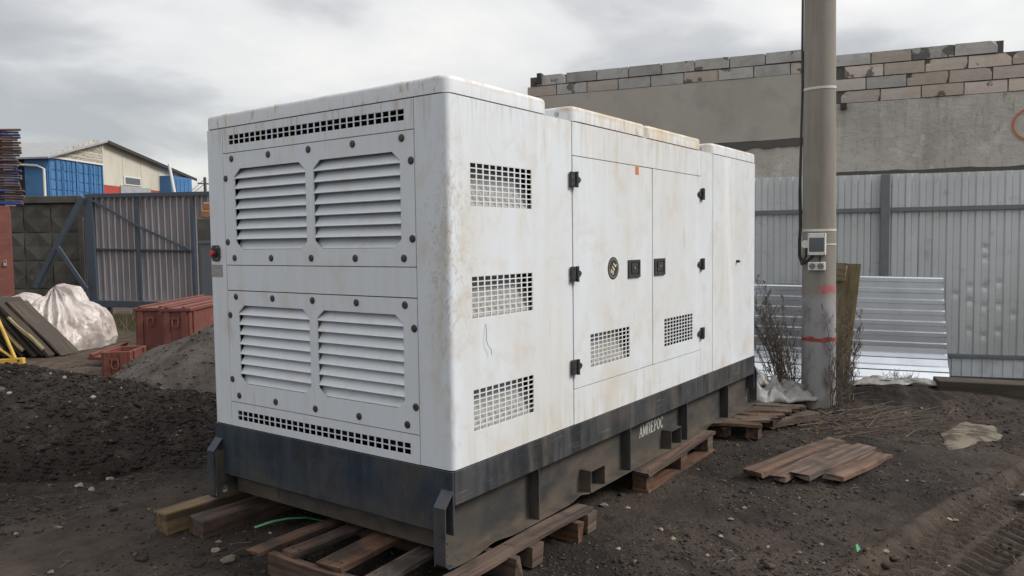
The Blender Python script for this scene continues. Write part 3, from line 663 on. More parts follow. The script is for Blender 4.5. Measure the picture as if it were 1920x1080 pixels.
# --- skid
sk = MB(); part('skid_end_plate', MB().box(-.003, .012, .002, W_-.002, .295, Z0-.002), M['skid'], gen, bevel=.003)
part('skid_cross_member', MB().prism([(.0, .294), (.052, .268), (.058, .180), (.066, .180), (.064, .275), (.012, .294)], .125, W_-.125, lambda p, t: (p[0], t, p[1])), M['web'], gen, bevel=.002)
WB = .07
def rail(y_out, s, name):
    Yf = lambda d: y_out+s*d                # d measured inwards from the outer face
    xa, xb = -.062, L_+.062
    band = MB().box(*( (.0125, L_-.0, min(Yf(0), Yf(.012)), max(Yf(0), Yf(.012)), .435, Z0-.002)))
    part('skid_band', band, M['band'], gen, bevel=.003)
    part('skid_band_return', MB().box(.0125, L_, min(Yf(.0125), Yf(WB)), max(Yf(.0125), Yf(WB)), .436, .444), M['skid'], gen)
    # web with lifting hole near each end
    mb = MB(); hx = [.0, L_-.0]
    cs = sorted({xa+.008, -.035, .035, L_-.035, L_+.035, xb-.008})
    segs = [(xa+.008, -.035), (.035, L_-.035), (L_+.035, xb-.008)]
    for a, b in segs: mb.box(a, b, min(Yf(WB), Yf(WB+.01)), max(Yf(WB), Yf(WB+.01)), .152, .436)
    for hx0 in (0., L_):                     # ring of quads round the hole at z .20
        k = 16; ring = []
        for i in range(k):
            a = 2*math.pi*(i+.5)/k; c_, s_ = math.cos(a), math.sin(a); q = max(abs(c_), abs(s_))
            ring.append(((hx0+.022*c_, .20+.022*s_), (hx0+.035*c_/q, .20+.035*s_/q if abs(s_) > abs(c_)*0 else .20)))
        vs = []; fs = []
        for d in (WB, WB+.01):
            for a, b in ring: vs += [(a[0], Yf(d), a[1]), (b[0], Yf(d), b[1])]
        n2 = 2*k
        for i in range(k):
            j = (i+1) % k
            fs += [(2*i, 2*i+1, 2*j+1, 2*j), (n2+2*i, n2+2*j, n2+2*j+1, n2+2*i+1), (2*i, 2*j, n2+2*j, n2+2*i), (2*i+1, n2+2*i+1, n2+2*j+1, 2*j+1)]
        mb.add(vs, fs)
        mb.box(hx0-.035, hx0+.035, min(Yf(WB), Yf(WB+.01)), max(Yf(WB), Yf(WB+.01)), .236, .436)
        mb.box(hx0-.035, hx0+.035, min(Yf(WB), Yf(WB+.01)), max(Yf(WB), Yf(WB+.01)), .152, .165)
    part('skid_web', mb, M['web'], gen)
    # bottom flange, a little buckled
    mb = MB(); n = 120; vs = []
    for i in range(n+1):
        x = -.005+(L_+.01)*i/n
        wv = .022*math.exp(-((x-1.16)/.07)**2)+.03*math.exp(-((x-3.25)/.12)**2)+.012*math.exp(-((x-.33)/.1)**2)-.006*math.exp(-((x-.12)/.08)**2)
        ys_ = .012*math.exp(-((x-.33)/.12)**2)
        for d, z in ((0+ys_, .145+wv), (WB*.5, .145+wv*.3), (WB+.008, .145)): vs.append((x, Yf(d), z))
        for d, z in ((WB+.008, .152), (WB*.5, .152+wv*.3), (0+ys_, .152+wv)): vs.append((x, Yf(d), z))
    fs = [(6*i+j, 6*i+(j+1) % 6, 6*i+6+(j+1) % 6, 6*i+6+j) for i in range(n) for j in range(6)]+[tuple(range(6)), tuple(range(6*n, 6*n+6))]
    mb.add(vs, fs); part('skid_flange', mb, M['web'], gen, smooth=40)
    for hx0, sg in ((0., 1), (L_, -1)):      # folded front flange of the lifting eye
        X_ = lambda q: q if sg > 0 else L_-q
        pf = [(-.002, .510), (-.064, .440), (-.066, .170), (-.040, .146), (-.006, .1455), (-.006, .152), (-.038, .153), (-.058, .173), (-.056, .437), (-.002, .498)]
        part('lifting_eye', MB().prism(pf, Yf(-.001), Yf(WB+.001), lambda p, t: (X_(p[0]), t, p[1])), M['skid'], gen, bevel=.002)
    for x in (.725, 1.818, 2.755, 3.63):
        mb = MB().prism([(.003, .434), (.003, .1535), (.016, .1535), (.068, .1535), (.068, .434)], x-.005, x+.005, lambda p, t: (t, Yf(p[0]), p[1]))
        part('skid_rib', mb, M['band'], gen, bevel=.001)
    for x0 in (1.27, 2.44):
        w_, h0, h1, t = .18, .1535, .285, .006; mb = MB()
        panel(mb, (x0, x0+w_), (h0, h1), [(x0+t, x0+w_-t, h0+t, h1-t)], 0, 1, lambda u, v, q: (u, Yf(-.006+q*(WB+.004)), v))
        mb.box(x0+t, x0+w_-t, min(Yf(WB-.004), Yf(WB-.001)), max(Yf(WB-.004), Yf(WB-.001)), h0+t, h1-t)
        fp = part('fork_pocket', mb, M['web'], gen); fp.data.materials.append(M['inner'])
        for f in fp.data.polygons:
            if abs(f.center.y-Yf(WB-.0025)) < .003 and f.area > .01: f.material_index = 1
rail(0., 1, 'near'); rail(W_, -1, 'far')
part('skid_end_plate', MB().box(L_-.012, L_+.003, .002, W_-.002, .295, Z0-.002), M['skid'], gen, bevel=.003)
part('skid_floor', MB().box(.07, L_-.07, WB+.012, W_-WB-.012, .30, .32), M['skid'], gen)
# lettering АМПЕРОС on the web
def serif(c):
    th, tn, sf = .15, .085, .07
    base = lambda x, y, w_=.22: (x-w_/2, y, x+w_/2, y, sf)
    if c == 'A': return [(.36, 1, .08, .03, tn), (.34, 1, .64, .03, th), (.17, .34, .53, .34, tn), base(.08, .03, .24), base(.64, .03, .32)], .78
    if c == 'M': return [(.12, .03, .12, .97, tn), (.14, .97, .44, .05, th), (.44, .05, .74, .97, tn), (.78, .03, .78, .97, th), base(.12, .03), base(.78, .03), base(.08, .97, .2), base(.84, .97, .2)], .95
    if c == 'P_': return [(.16, .03, .16, .97, th), (.62, .03, .62, .97, th), (.04, .96, .74, .96, tn), base(.16, .03), base(.62, .03)], .80
    if c == 'E': return [(.16, .03, .16, .97, th), (.04, .96, .58, .96, tn), (.04, .04, .60, .04, tn), (.16, .5, .44, .5, tn), (.58, .76, .58, .97, tn), (.61, .03, .61, .26, tn), (.44, .4, .44, .6, tn)], .68
    if c == 'P': return [(.16, .03, .16, .97, th), (.04, .96, .30, .96, tn), (.16, .48, .32, .48, tn), base(.16, .03)]+arcseg(.30, .72, .24, .235, 90, -90, 10, lambda a: tn+(th-tn)*abs(math.cos(R(a)))), .62
    if c == 'O': return arcseg(.36, .5, .28, .46, 0, 360, 22, lambda a: tn+(th-tn)*abs(math.cos(R(a)))), .74
    if c == 'C': return arcseg(.38, .5, .30, .46, 40, 320, 18, lambda a: tn+(th-tn)*abs(math.cos(R(a)))*(1 if 90 < a < 270 else .2))+[(.62, .70, .62, .95, tn)], .70
lt = MB(); hgt = .082; xx = 2.075
for c, gap in (('A', 0), ('M', 0), ('P_', .04), ('E', .03), ('P', .14), ('O', .08), ('C', .10)):
    sg, adv = serif(c); xx += gap*hgt*.80
    strokes(lt, sg, .1, (lambda ox: lambda x, y: (ox+x*hgt*.84, .302+y*hgt))(xx), WB-.0008, WB-.0016); xx += adv*hgt*.84
part('lettering', lt, M['whiteprint'], gen)
# gravel lying in the flange
mb = MB()
tag(part('gravel', mb.add([], []), M['pebble'], None), 'x', 'x') if False else None

# wire on the grille
wi = part('wire', MB().tube([(.262, -.004, 1.27), (.258, -.010, 1.23), (.252, -.014, 1.19), (.262, -.016, 1.165), (.285, -.018, 1.14), (.288, -.018, 1.115)], .0014, 6), M['twig'], None)
tag(wi, 'thin brown wire hanging from the middle vent grille of the white generator', 'wire')

# ==================================================================== pallets and planks
BM = {}
def bmesh_board(L, W, T, v):
    k = (round(L, 2), round(W, 3), round(T, 3), v)
    if k not in BM: BM[k] = board_mesh(L, W, T, hash(k) % 1000)
    return BM[k]
def rough_block(lx, ly, lz): return board_mesh(lx, ly, lz, int(lx*1000+ly*100), 'block', .0, .004)
def pallet(loc, rz, label, boards, stringers, blocks, lower, group='wooden pallets under the generator', m='wood', name='wooden_pallet'):
    t = thing(name, label, 'pallet', loc, rz, group)
    for i, (x, y, z, L, W, T, r_) in enumerate(boards): link('top_board', bmesh_board(L, W, T, i % 3), M[m], t, (x, y, z), (0, 0, r_))
    for i, (x, y, z, L, W, T, r_) in enumerate(boards):
        nm = MB()
        for sx_ in (-.46, 0, .46):
            for sy_ in (-.25, .25): nm.cyl((sx_*L, sy_*W, T-.003), (0, 0, 1), .0045, .006, 8)
        link('nail_heads', nm.mesh('nail_heads'), M['dark'], t, (x, y, z), (0, 0, r_))
    for i, (x, y, z, L, W, T, r_) in enumerate(stringers): link('stringer', bmesh_board(L, W, T, i % 2), M[m], t, (x, y, z), (0, 0, r_))
    for i, (x, y, z, a, b, c) in enumerate(blocks):
        me = BM.setdefault(('b', a, b, c), rough_block(a, b, c)); link('block', me, M[m], t, (x, y, z))
    for i, (x, y, z, L, W, T, r_) in enumerate(lower): link('bottom_board', bmesh_board(L, W, T, i % 2), M[m], t, (x, y, z), (0, 0, r_))
    return t
PI2 = math.pi/2
# pallet under the near corner: boards along X, stringers along Y
pallet((0, 0, 0), 0, 'brown pallet under the near corner, its front boards poking out below the louvred end',
    [(.36, -.060, .118, 1.46, .105, .024, R(-1)), (.30, .26, .118, 1.18, .12, .024, R(2)), (.25, .56, .118, 1.10, .17, .024, R(3)), (.26, .80, .118, 1.14, .10, .024, R(-2)), (.24, 1.00, .108, 1.30, .095, .022, R(1))],
    [(-.30, .40, .0, 1.10, .045, .117, PI2+R(3)), (.30, .45, .0, 1.22, .045, .117, PI2), (.90, .45, .0, 1.22, .045, .117, PI2)],
    [(1.06, -.09, .012, .10, .09, .105), (.50, -.09, .012, .10, .09, .105)], [])
# pallet half-way along the side
pallet((0, 0, 0), 0, 'brown pallet with open sides half-way along the skid, under the white lettering',
    [(2.50, -.030, .118, 1.30, .115, .024, R(2)), (2.50, .25, .118, 1.2, .11, .024, 0), (2.5, .6, .118, 1.2, .11, .024, 0)],
    [], [(1.93, -.03, .014, .11, .10, .104), (2.50, -.03, .014, .12, .10, .104), (3.06, -.01, .014, .11, .10, .104), (1.93, .6, .014, .1, .1, .104), (2.5, .6, .014, .1, .1, .104), (3.06, .6, .014, .1, .1, .104)],
    [(2.50, -.03, -.006, 1.24, .11, .02, R(1)), (2.5, .6, -.006, 1.2, .11, .02, 0)])
# pallet near the rear corner, slats across, seen beyond the skid end
pallet((0, 0, 0), 0, 'old narrow-slatted pallet poking out by the far end of the skid',
    [(3.52+.155*i, -.06-.022*i, .118+.004*math.sin(i*2), .50-.01*i, .115, .022, R(-62+3*math.sin(i*1.7))) for i in range(7)],
    [], [(3.55, .02, .012, .12, .10, .10), (3.62, -.22, .012, .10, .10, .10), (4.5, .05, .012, .1, .1, .1)], [(4.0, -.1, .094, 1.1, .09, .022, R(-12))])
# beams under the left corner
def beam(x, y, z, L, W, T, rz, m, label, seed, ry=0):
    o = link('timber_beam', board_mesh(L, W, T, seed, 'timber_beam', .004, .012), M[m], loc=(x, y, z), rot=(0, ry, rz)); o.modifiers.new('b', 'BEVEL').width = .006
    return tag(o, label, 'timber')
beam(.42, 1.945, .0, 1.5, .125, .13, R(1), 'beam', 'yellowed split timber sticking out below the left lifting eye', 3)
beam(.45, 1.72, .0, 1.42, .17, .105, R(-1), 'wood', 'brown squared timber lying beside the yellowed one under the left corner', 9)
beam(4.28, -.33, .02, .62, .16, .075, R(-25), 'wood', 'short dark board on the ground between the far pallet and the pole', 12)
# plank mat lying in the mud
t = thing('plank_mat', 'four wet brown planks lying side by side in the mud right of the generator', 'planks', (3.08, -.90, 0), R(0))
for i, (x, y, L, W, a, z) in enumerate(((.10, .20, 1.34, .145, -11.0, .028), (.05, .065, 1.22, .115, -8.5, .022), (.08, -.07, 1.12, .145, -10.5, .034), (.04, -.235, .86, .14, -10.0, .03))):
    link('plank', board_mesh(L, W, .03, 30+i, 'plank', .004, .014), M['wood'], t, (x, y, z-.004), (R((-1)**i*1.5), R(1), R(a)))

# green strap, splinter
tag(part('plastic_strap', MB().strip([(-.006, 0), (.006, 0)], range(9), lambda p, t: [
    ((-.02, 1.50, .03), (.06, 1.45, .05), (.14, 1.40, .055), (.22, 1.33, .05), (.28, 1.25, .028), (.35, 1.19, .024), (.44, 1.14, .04), (.52, 1.10, .05), (.62, 1.06, .05))[t][k] + (p[0] if k == 1 else (p[0]*.6 if k == 2 else 0)) for k in range(3)]),
    M['greenband'], None, solid=.0012, fix=False), 'thin green plastic strap curling on the soil under the louvred end', 'strap')

# ==================================================================== right side: pole, fence, sheets
PX, PY = 5.06, -.37
pole = thing('utility_pole', 'round concrete utility pole with red rings and a small fuse box', 'utility pole', (PX, PY, 0))
pm = MB(); n = 40; vs = []
lean = lambda z: Vector((.020*(z-1.5)/1.0*1.2, .012*(z-1.5), 0))
zs = [-.15, .05, .2, .4, .7, 1.0, 1.3, 1.7, 2.2, 3, 4, 5.5, 7.5, 9.5]
pr = lambda z: .158-.0042*z
pm.tube([Vector((0, 0, z))+lean(z) for z in zs], [pr(z) for z in zs], n); part('shaft', pm, M['pole'], pole, smooth=40)
def ring(z, h, rr, m, a0=0, a1=360, name='ring', tilt=0, wob=0):
    mb = MB(); k = 40; vs = []
    full = a1-a0 >= 360
    for i in range(k+1):
        a = R(a0+(a1-a0)*i/k); c, s_ = math.cos(a), math.sin(a); zz = z+tilt*c+wob*math.sin(a*5)
        for q, d in ((pr(z)+.0006, -h/2), (pr(z)+.0006, h/2), (pr(z)+rr, h/2), (pr(z)+rr, -h/2)):
            vs.append((c*q+lean(z).x, s_*q+lean(z).y, zz+d*(1+.25*math.sin(a*7)*(wob > 0))))
    fs = [(4*i+j, 4*i+(j+1) % 4, 4*i+4+(j+1) % 4, 4*i+4+j) for i in range(k) for j in range(4)]+([] if full else [(0, 1, 2, 3), (4*k, 4*k+1, 4*k+2, 4*k+3)])
    part(name, mb.add(vs, fs), m, pole, smooth=40)
ring(.705, .042, .0016, M['redpaint'], name='painted_ring', wob=.006)
ring(1.185, .07, .0016, M['pinkpaint'], 208-18, 208+52, 'painted_ring', wob=.006)
ring(3.095, .022, .004, M['tie'], name='strap', tilt=.01)
ring(1.745, .022, .004, M['tie'], name='strap')
ring(1.61, .014, .003, M['tie'], 215, 300, name='strap')
# direction from the pole to the viewer, to hang boxes on that side
va = math.atan2(CO.y-PY, CO.x-PX)
def onpole(da, z, out_): a = va+R(da); return (lean(z).x+math.cos(a)*(pr(z)+out_), lean(z).y+math.sin(a)*(pr(z)+out_), z), a
def box_on(name, da, z, out_, w_, h, d, m, parent=pole, bev=.004):
    p, a = onpole(da, z, out_)
    return part(name, MB().box(-.03, d, -w_/2, w_/2, -h/2, h/2), m, parent, loc=p, rot=(0, 0, a), bevel=bev)
fb = box_on('fuse_box', -6, 1.613, .012, .155, .205, .05, M['wframe'])
part('window', MB().box(.0502, .056, -.066, .066, -.070, .062), M['glass'], fb, bevel=.003)
for sy in (-1, 1):
    for sz in (-1, 1): part('screw', MB().cyl((.0502, sy*.068, sz*.092), (1, 0, 0), .005, .002, 8), M['rail'], fb)
p, a = onpole(-44, 1.613, .0)
part('junction_plug', MB().prism([(-.035, -.02), (-.02, -.036), (.035, -.036), (.035, .036), (-.02, .036), (-.035, .018)], -.02, .035, lambda q, t: (t, q[0], q[1])), M['wframe'], pole, loc=(p[0]+.0, p[1], p[2]), rot=(0, 0, a+R(15)), bevel=.003)
so = box_on('socket_pair', -7, 1.405, .008, .150, .078, .03, M['wframe'], bev=.006)
for sy in (-1, 1):
    part('socket', MB().cyl((.0302, sy*.036, 0), (1, 0, 0), .030, .004, 8), M['rail'], so)
    for q in (-.010, .010): part('socket_hole', MB().cyl((.0343, sy*.036+q, 0), (1, 0, 0), .004, .001, 8), M['black'], so)
# cables on the left edge
def cab(pts, r_=.011): part('cable', MB().tube([onpole(d, z, o_)[0] for d, z, o_ in pts], r_, 8), M['cable'], pole, smooth=60)
cab([(-88, 6, .012), (-88, 4.2, .013), (-90, 3.5, .015), (-88, 3.1, .010), (-92, 2.6, .02), (-90, 2.1, .03), (-88, 1.78, .022), (-90, 1.65, .03), (-84, 1.50, .03), (-62, 1.42, .022), (-45, 1.44, .02), (-18, 1.505, .02)])
cab([(-80, 6, .012), (-80, 4.2, .012), (-82, 3.1, .010), (-84, 2.2, .02), (-80, 1.8, .012), (-80, 1.62, .02), (-70, 1.49, .02), (-56, 1.44, .016), (-46, 1.50, .012), (-45, 1.58, .012)], .008)
cab([(2, 1.515, .015), (3, 1.48, .014), (3, 1.44, .014)], .008)
part('soil_collar', MB().tube([(0, 0, -.1), (0, 0, .05), (.01, 0, .13)], [.42, .27, .165], 18), M['heapd'], pole) if False else None

# fence frame: origin at FO, direction FD along the fence (towards the left of the picture), normal FN towards the yard
FA = R(107.5); FD = Vector((math.cos(FA), math.sin(FA), 0)); FN = Vector((FD.y, -FD.x, 0))*-1
if FN.dot(CO-Vector((6.88, -.62, 0))) < 0: FN = -FN
FO = Vector((6.881, -.623, 0))
fen = thing('sheet_fence', 'tall fence of vertical galvanised corrugated sheets behind the utility pole', 'fence', FO, FA)
ny = 1 if FN.dot(Vector((-math.sin(FA), math.cos(FA), 0))) > 0 else -1     # local +Y*ny faces the yard
def corr(width, pit, dep, flat):
    P = []; x = 0
    while x < width-1e-6:
        for a, d in ((0, 0), (flat*pit, 0), ((flat+.10)*pit, dep), (.90*pit, dep)):
            if x+a <= width: P.append((x+a, d))
        x += pit
    P.append((width, 0)); return P
sheet_w = 1.12
for i in range(-4, 6):
    s0 = i*sheet_w-.35; P = corr(sheet_w+.03, .14, .020, .42); hz = 2.385+.010*math.sin(i*2.3); zb = .36 if i < 0 else .12
    rr = random.Random(i)
    dents = [(.14*c_+.03, z_+rr.uniform(-.035, .035)) for c_ in range(1, 7) for z_ in np.arange(.6, 1.1+.6*rr.random(), .105) if rr.random() < .4] if i in (-1, -2) else []
    P = [(x_, d_) for k_ in range(len(P)-1) for x_, d_ in (P[k_], ((P[k_][0]+P[k_+1][0])/2, (P[k_][1]+P[k_+1][1])/2))]+[P[-1]] if dents else P
    def fn(p, t, dents=dents, s0=s0, i=i):
        d = p[1]
        for a, z in dents: d += -.006*math.exp(-((p[0]-a)/.03)**2-((t-z)/.035)**2)
        d += .008*math.sin(t*2.1+p[0]*3+i)
        return (s0+p[0], ny*(-.035+d-.004*(i % 2)), t)
    ts = list(np.linspace(zb, hz, 80 if dents else 12))
    part('sheet', MB().strip(P, ts, fn), M['zinc'], fen, solid=.0012, fix=False)
part('rail', MB().box(-4.6, 6.1, ny*-.006, ny*.036, 1.955, 2.005), M['rail'], fen, bevel=.003)
for s_ in (0.005, 2.6, 5.2, -2.6):
    part('post', MB().box(s_-.045, s_+.045, ny*.037, ny*.115, -.2, 2.375), M['rail'], fen, bevel=.005)
part('rail', MB().box(-4.6, -.55, ny*-.006, ny*.036, .325, .365), M['rail'], fen, bevel=.003)
P = corr(4.1, .10, .012, .78)
part('sheet', MB().strip(P, [.115, .322], lambda p, t: (-4.6+p[0], ny*(.0+p[1]), t)), M['pale_sheet'], fen, solid=.0012, fix=False, label='short bright strip of corrugated sheet under the fence')
part('base_rail', MB().box(-4.6, -.55, ny*-.01, ny*.045, .075, .112), M['dark'], fen, bevel=.003)
part('base_board', MB().box(-4.6, -.40, ny*-.02, ny*.05, -.1, .072), M['moss'], fen, bevel=.004)

# loose sheets leaning on the fence (corrugations run across)
def lean_sheet(s0, s1, z0, z1, back, curl, label, m, taper=0., seed=0):
    L = (z1-z0)*1.012; P = corr(L, .117, .013, .50); P = [(a, d) for a, d in P]
    ts = list(np.linspace(s0, s1, 16)); sc_ = (s0+s1)/2; c = FO+FD*sc_+FN*back
    def fn(p, t):
        q = p[0]/L; cu = curl*max(0, 1-q/.34)**2; tt = (t-sc_)*(1-taper*q)
        return (tt, ny*(p[1]+cu+.010*math.sin(t*3+seed)+.008*math.sin(q*2.6+seed)+.004*q), z0+p[0]-.35*cu+.02*(t-sc_))
    o = part('corrugated_sheet', MB().strip(P, ts, fn), m, None, loc=c, rot=(0, 0, FA), solid=.0012, fix=False)
    return tag(o, label, 'metal sheet')
lean_sheet(-.60, .52, .07, 1.23, .40, .20, 'bright loose corrugated sheet leaning on the fence right of the mossy post', M['zincnew'], .13, 1)
lean_sheet(.80, 2.05, .10, 1.16, .40, .20, 'loose corrugated sheet leaning on the fence between the generator and the pole', M['zincnew'], .0, 4)
# mossy plank crate post
mp_ = thing('plank_post', 'mossy upright post boxed in old planks beside the concrete pole', 'post', FO+FD*.52+FN*.58, FA+R(6), None, None)
mp_.rotation_euler = (0, R(-5), FA); mp_.location = FO+FD*.70+FN*.58
link('plank', board_mesh(1.42, .03, .26, 51, 'plank', .003, .01), M['moss'], mp_, (.13, ny*.06, .69), (0, R(-90), 0))
link('plank', board_mesh(1.40, .03, .17, 52, 'plank', .003, .01), M['moss'], mp_, (-.11, ny*-.02, .70), (0, R(-90), 0))
link('plank', board_mesh(.26, .03, .17, 53, 'plank', .002, .006), M['moss'], mp_, (.0, ny*.10, 1.22), (0, 0, R(-2)))
link('plank', board_mesh(.22, .03, .05, 54, 'plank', .002, .006), M['moss'], mp_, (.0, ny*.10, .72), (0, R(3), 0))

# ==================================================================== brick building
BA = R(103.7); BD = Vector((math.cos(BA), math.sin(BA), 0)); BO = Vector((11.964, -.842, 0))
bl = thing('block_building', 'unfinished grey rendered building with a ragged top of aerated blocks behind the fence', 'building', BO, BA)
nb = 1 if Vector((-math.sin(BA), math.cos(BA), 0)).dot(CO-BO) > 0 else -1
def wallbox(name, s0, s1, z0, z1, o0, o1, m): return part(name, MB().box(s0, s1, min(nb*o0, nb*o1), max(nb*o0, nb*o1), z0, z1), m, bl)
def render_wall(name, s0, s1, z0, z1, off, m, seed):
    ns, nz = int((s1-s0)/.06), int((z1-z0)/.06)
    Sg, Zg = np.meshgrid(np.linspace(s0, s1, ns), np.linspace(z0, z1, nz), indexing='ij')
    rel = .010*fbm(Sg*1.3, Zg*1.3, 0, 4, seed)+.007*np.abs(fbm(Sg*5, Zg*5, 0, 4, seed+3))
    me = grid_mesh(name, Sg, nb*(off+rel), Zg); me.shade_smooth(); return link(name, me, m, bl)
# core
wallbox('wall', -8, 7.55, 0, 3.90, -.38, -.012, M['mortar'])
wallbox('wall', -8, 2.05, 3.90, 3.972, -.36, -.02, M['mortar'])
wallbox('wall', 2.05, 7.55, 3.90, 4.548, -.36, -.012, M['mortar'])
render_wall('render_coat', -8, 2.05, 2.79, 3.975, .0, M['plaster'], 201)
render_wall('render_coat', 2.05, 7.56, 3.43, 4.55, .012, M['plasterd'], 204)
render_wall('render_coat', 2.05, 7.56, 0, 3.36, -.008, M['plaster'], 207)
render_wall('render_coat', -8, 2.05, 0, 2.74, -.01, M['plasterd'], 209)
# ragged drips of old mortar at the ledges
def drips(s0, s1, z, seed):
    mb = MB(); n = int((s1-s0)/.05); vs = []
    for i in range(n+1):
        s_ = s0+(s1-s0)*i/n; a = float(fbm(s_*1.7, 0., 0, 4, seed)); dn = max(0, float(fbm(s_*4.1, 5., 0, 3, seed+2)))
        lo = z-.09-.12*dn-.20*max(0, float(vnoise(s_*2.2, 3., 0, seed+7))-.55); hi = z+.02+.035*a
        for zz in (lo, hi):
            for o_ in (-.01, .022): vs.append((s_, nb*o_, zz))
    fs = [(4*i+a, 4*i+b, 4*i+4+b, 4*i+4+a) for i in range(n) for a, b in ((0, 1), (1, 3), (3, 2), (2, 0))]+[(0, 1, 3, 2), (4*n, 4*n+2, 4*n+3, 4*n+1)]
    part('mortar_ledge', mb.add(vs, fs), M['mortar'], bl, smooth=30)
drips(-8, 2.05, 2.775, 301); drips(2.05, 7.5, 3.405, 311)
# paint ring on the render
rg = MB(); k = 40; vs = []
for i in range(k):
    a = 2*math.pi*i/k; c, s_ = math.cos(a), math.sin(a)
    for q in (.255, .285): vs.append((-1.02+c*q, nb*.022, 3.44+s_*q*.95))
    for q in (.255, .285): vs.append((-1.02+c*q, nb*.019, 3.44+s_*q*.95))
fs = [(4*i+a, 4*i+b, 4*((i+1) % k)+b, 4*((i+1) % k)+a) for i in range(k) for a, b in ((0, 1), (1, 3), (3, 2), (2, 0))]
part('painted_circle', rg.add(vs, fs), M['orange'], bl)
# blocks, each its own part
blk = []
for v in range(6):
    rr = random.Random(v); mb = MB(); nx_, nz_ = 7, 3; Lb, Hb, Db = .606, .193, .30
    vs = [];
    for i in range(nx_):
        for j in range(nz_):
            for k in (0, 1):
                x = -Lb/2+Lb*i/(nx_-1); z = Hb*j/(nz_-1); ed = i in (0, nx_-1) or j in (0, nz_-1)
                ch = rr.uniform(0, .005) if ed else 0
                cc = rr.random() < .15 and i in (0, nx_-1) and j in (0, nz_-1)
                vs.append((x*(1-.02*rr.random()*(i in (0, nx_-1)))-(math.copysign(.03, x) if cc and k else 0), (0 if k else -Db)-(ch if k else 0)-(.015 if cc and k else 0), z-(ch*.8 if j == nz_-1 else 0)-(.02 if cc and j and k else 0)))
    ix = lambda i, j, k: (i*nz_+j)*2+k; fs = []
    for i in range(nx_-1):
        for j in range(nz_-1):
            for k in (0, 1): fs.append((ix(i, j, k), ix(i+1, j, k), ix(i+1, j+1, k), ix(i, j+1, k)))
        fs.append((ix(i, 0, 0), ix(i+1, 0, 0), ix(i+1, 0, 1), ix(i, 0, 1))); fs.append((ix(i, nz_-1, 0), ix(i+1, nz_-1, 0), ix(i+1, nz_-1, 1), ix(i, nz_-1, 1)))
    for j in range(nz_-1):
        for i in (0, nx_-1): fs.append((ix(i, j, 0), ix(i, j+1, 0), ix(i, j+1, 1), ix(i, j, 1)))
    mb.add(vs, fs); blk.append(mb.mesh('aerated_block'))
bt = [b.copy() for b in blk]
rb = random.Random(4)
def course(s0, n, z, tan, sl=.618, drop=(), wide=1.):
    for i in range(n):
        if i in drop: continue
        t_ = tan if not isinstance(tan, float) else rb.random() < tan
        me = (bt if t_ else blk)[rb.randrange(6)]
        link('block', me, M['blockt' if t_ else 'blockg'], bl, (s0-i*sl-sl/2, nb*(.012+rb.uniform(-.008, .014)), z+rb.uniform(-.003, .003)), (R(rb.uniform(-.5, .5)), 0, R(rb.uniform(-.8, .8))+(0 if nb > 0 else math.pi)))
course(7.56, 9, 4.558, .30); course(7.36, 8, 4.770, False)
course(1.80, 14, 3.985, True); course(2.02, 14, 4.195, .9); course(1.75, 14, 4.405, .92); course(1.95, 4, 4.615, .45)
mb = MB()          # mortar infill between courses
wallbox('mortar_bed', -8, 2.04, 3.973, 4.61, -.30, -.006, M['mortar']); wallbox('mortar_bed', -.6, 2.04, 4.61, 4.80, -.30, -.010, M['mortar'])
wallbox('mortar_bed', 2.06, 7.50, 4.549, 4.94, -.29, -.010, M['mortar'])
part('steel_stub', MB().box(7.25, 7.34, -.1, .06, 4.80, 5.0).box(7.32, 7.42, -.1, -.06, 4.86, 4.90).box(7.32, 7.42, .03, .05, 4.80, 4.84), M['dark'], bl)
part('dark_bracket', MB().box(1.70, 1.80, nb*.0, nb*.08, 3.88, 3.98), M['dark'], bl) if nb > 0 else part('dark_bracket', MB().box(1.70, 1.80, -.08, 0, 3.88, 3.98), M['dark'], bl)

# ==================================================================== left side
KD = R(125); KDv = Vector((math.cos(KD), math.sin(KD), 0)); KO = Vector((6.58, 14.325, 0))
nk = 1 if Vector((-math.sin(KD), math.cos(KD), 0)).dot(CO-KO) > 0 else -1
gt = thing('sliding_gate', 'large grey sliding gate of ribbed sheet with a triangular steel counterweight frame', 'gate', KO, KD)
def bar(p, q, w_, parent, m, off=.0, d=.05, name='frame_bar'):
    p, q = Vector((p[0], 0, p[1])), Vector((q[0], 0, q[1])); dd = (q-p).normalized(); n_ = Vector((-dd.z, 0, dd.x))*w_/2
    pl_ = [p+n_, q+n_, q-n_, p-n_]
    return part(name, MB().prism([(v.x, v.z) for v in pl_], nk*off, nk*(off+d), lambda a, t: (a[0], t, a[1])), m, parent, bevel=.004)
gs = M['gatef']
bar((1.34, 2.82), (-1.75, 2.84), .09, gt, gs, .012, .08)
bar((1.29, 2.77), (1.26, .45), .19, gt, gs, .010, .09)
bar((1.45, .43), (-1.75, .33), .15, gt, gs, .014, .10)
bar((.22, 2.77), (.22, .46), .075, gt, gs, .0, .06)
bar((-1.0, 2.77), (-1.0, .44), .085, gt, gs, .0, .06)
bar((1.19, 2.72), (.22, 2.145), .055, gt, gs, .065, .03); bar((.22, 2.145), (-.97, 1.58), .055, gt, gs, .065, .03)
bar((1.19, 1.64), (-1.0, 1.575), .04, gt, gs, -.004, .05)
bar((1.36, 2.80), (2.52, .80), .11, gt, gs, .10, .09)
bar((1.93, 1.70), (1.33, .75), .09, gt, gs, .195, .05)
bar((2.9, .55), (1.3, .38), .13, gt, gs, .20, .08)
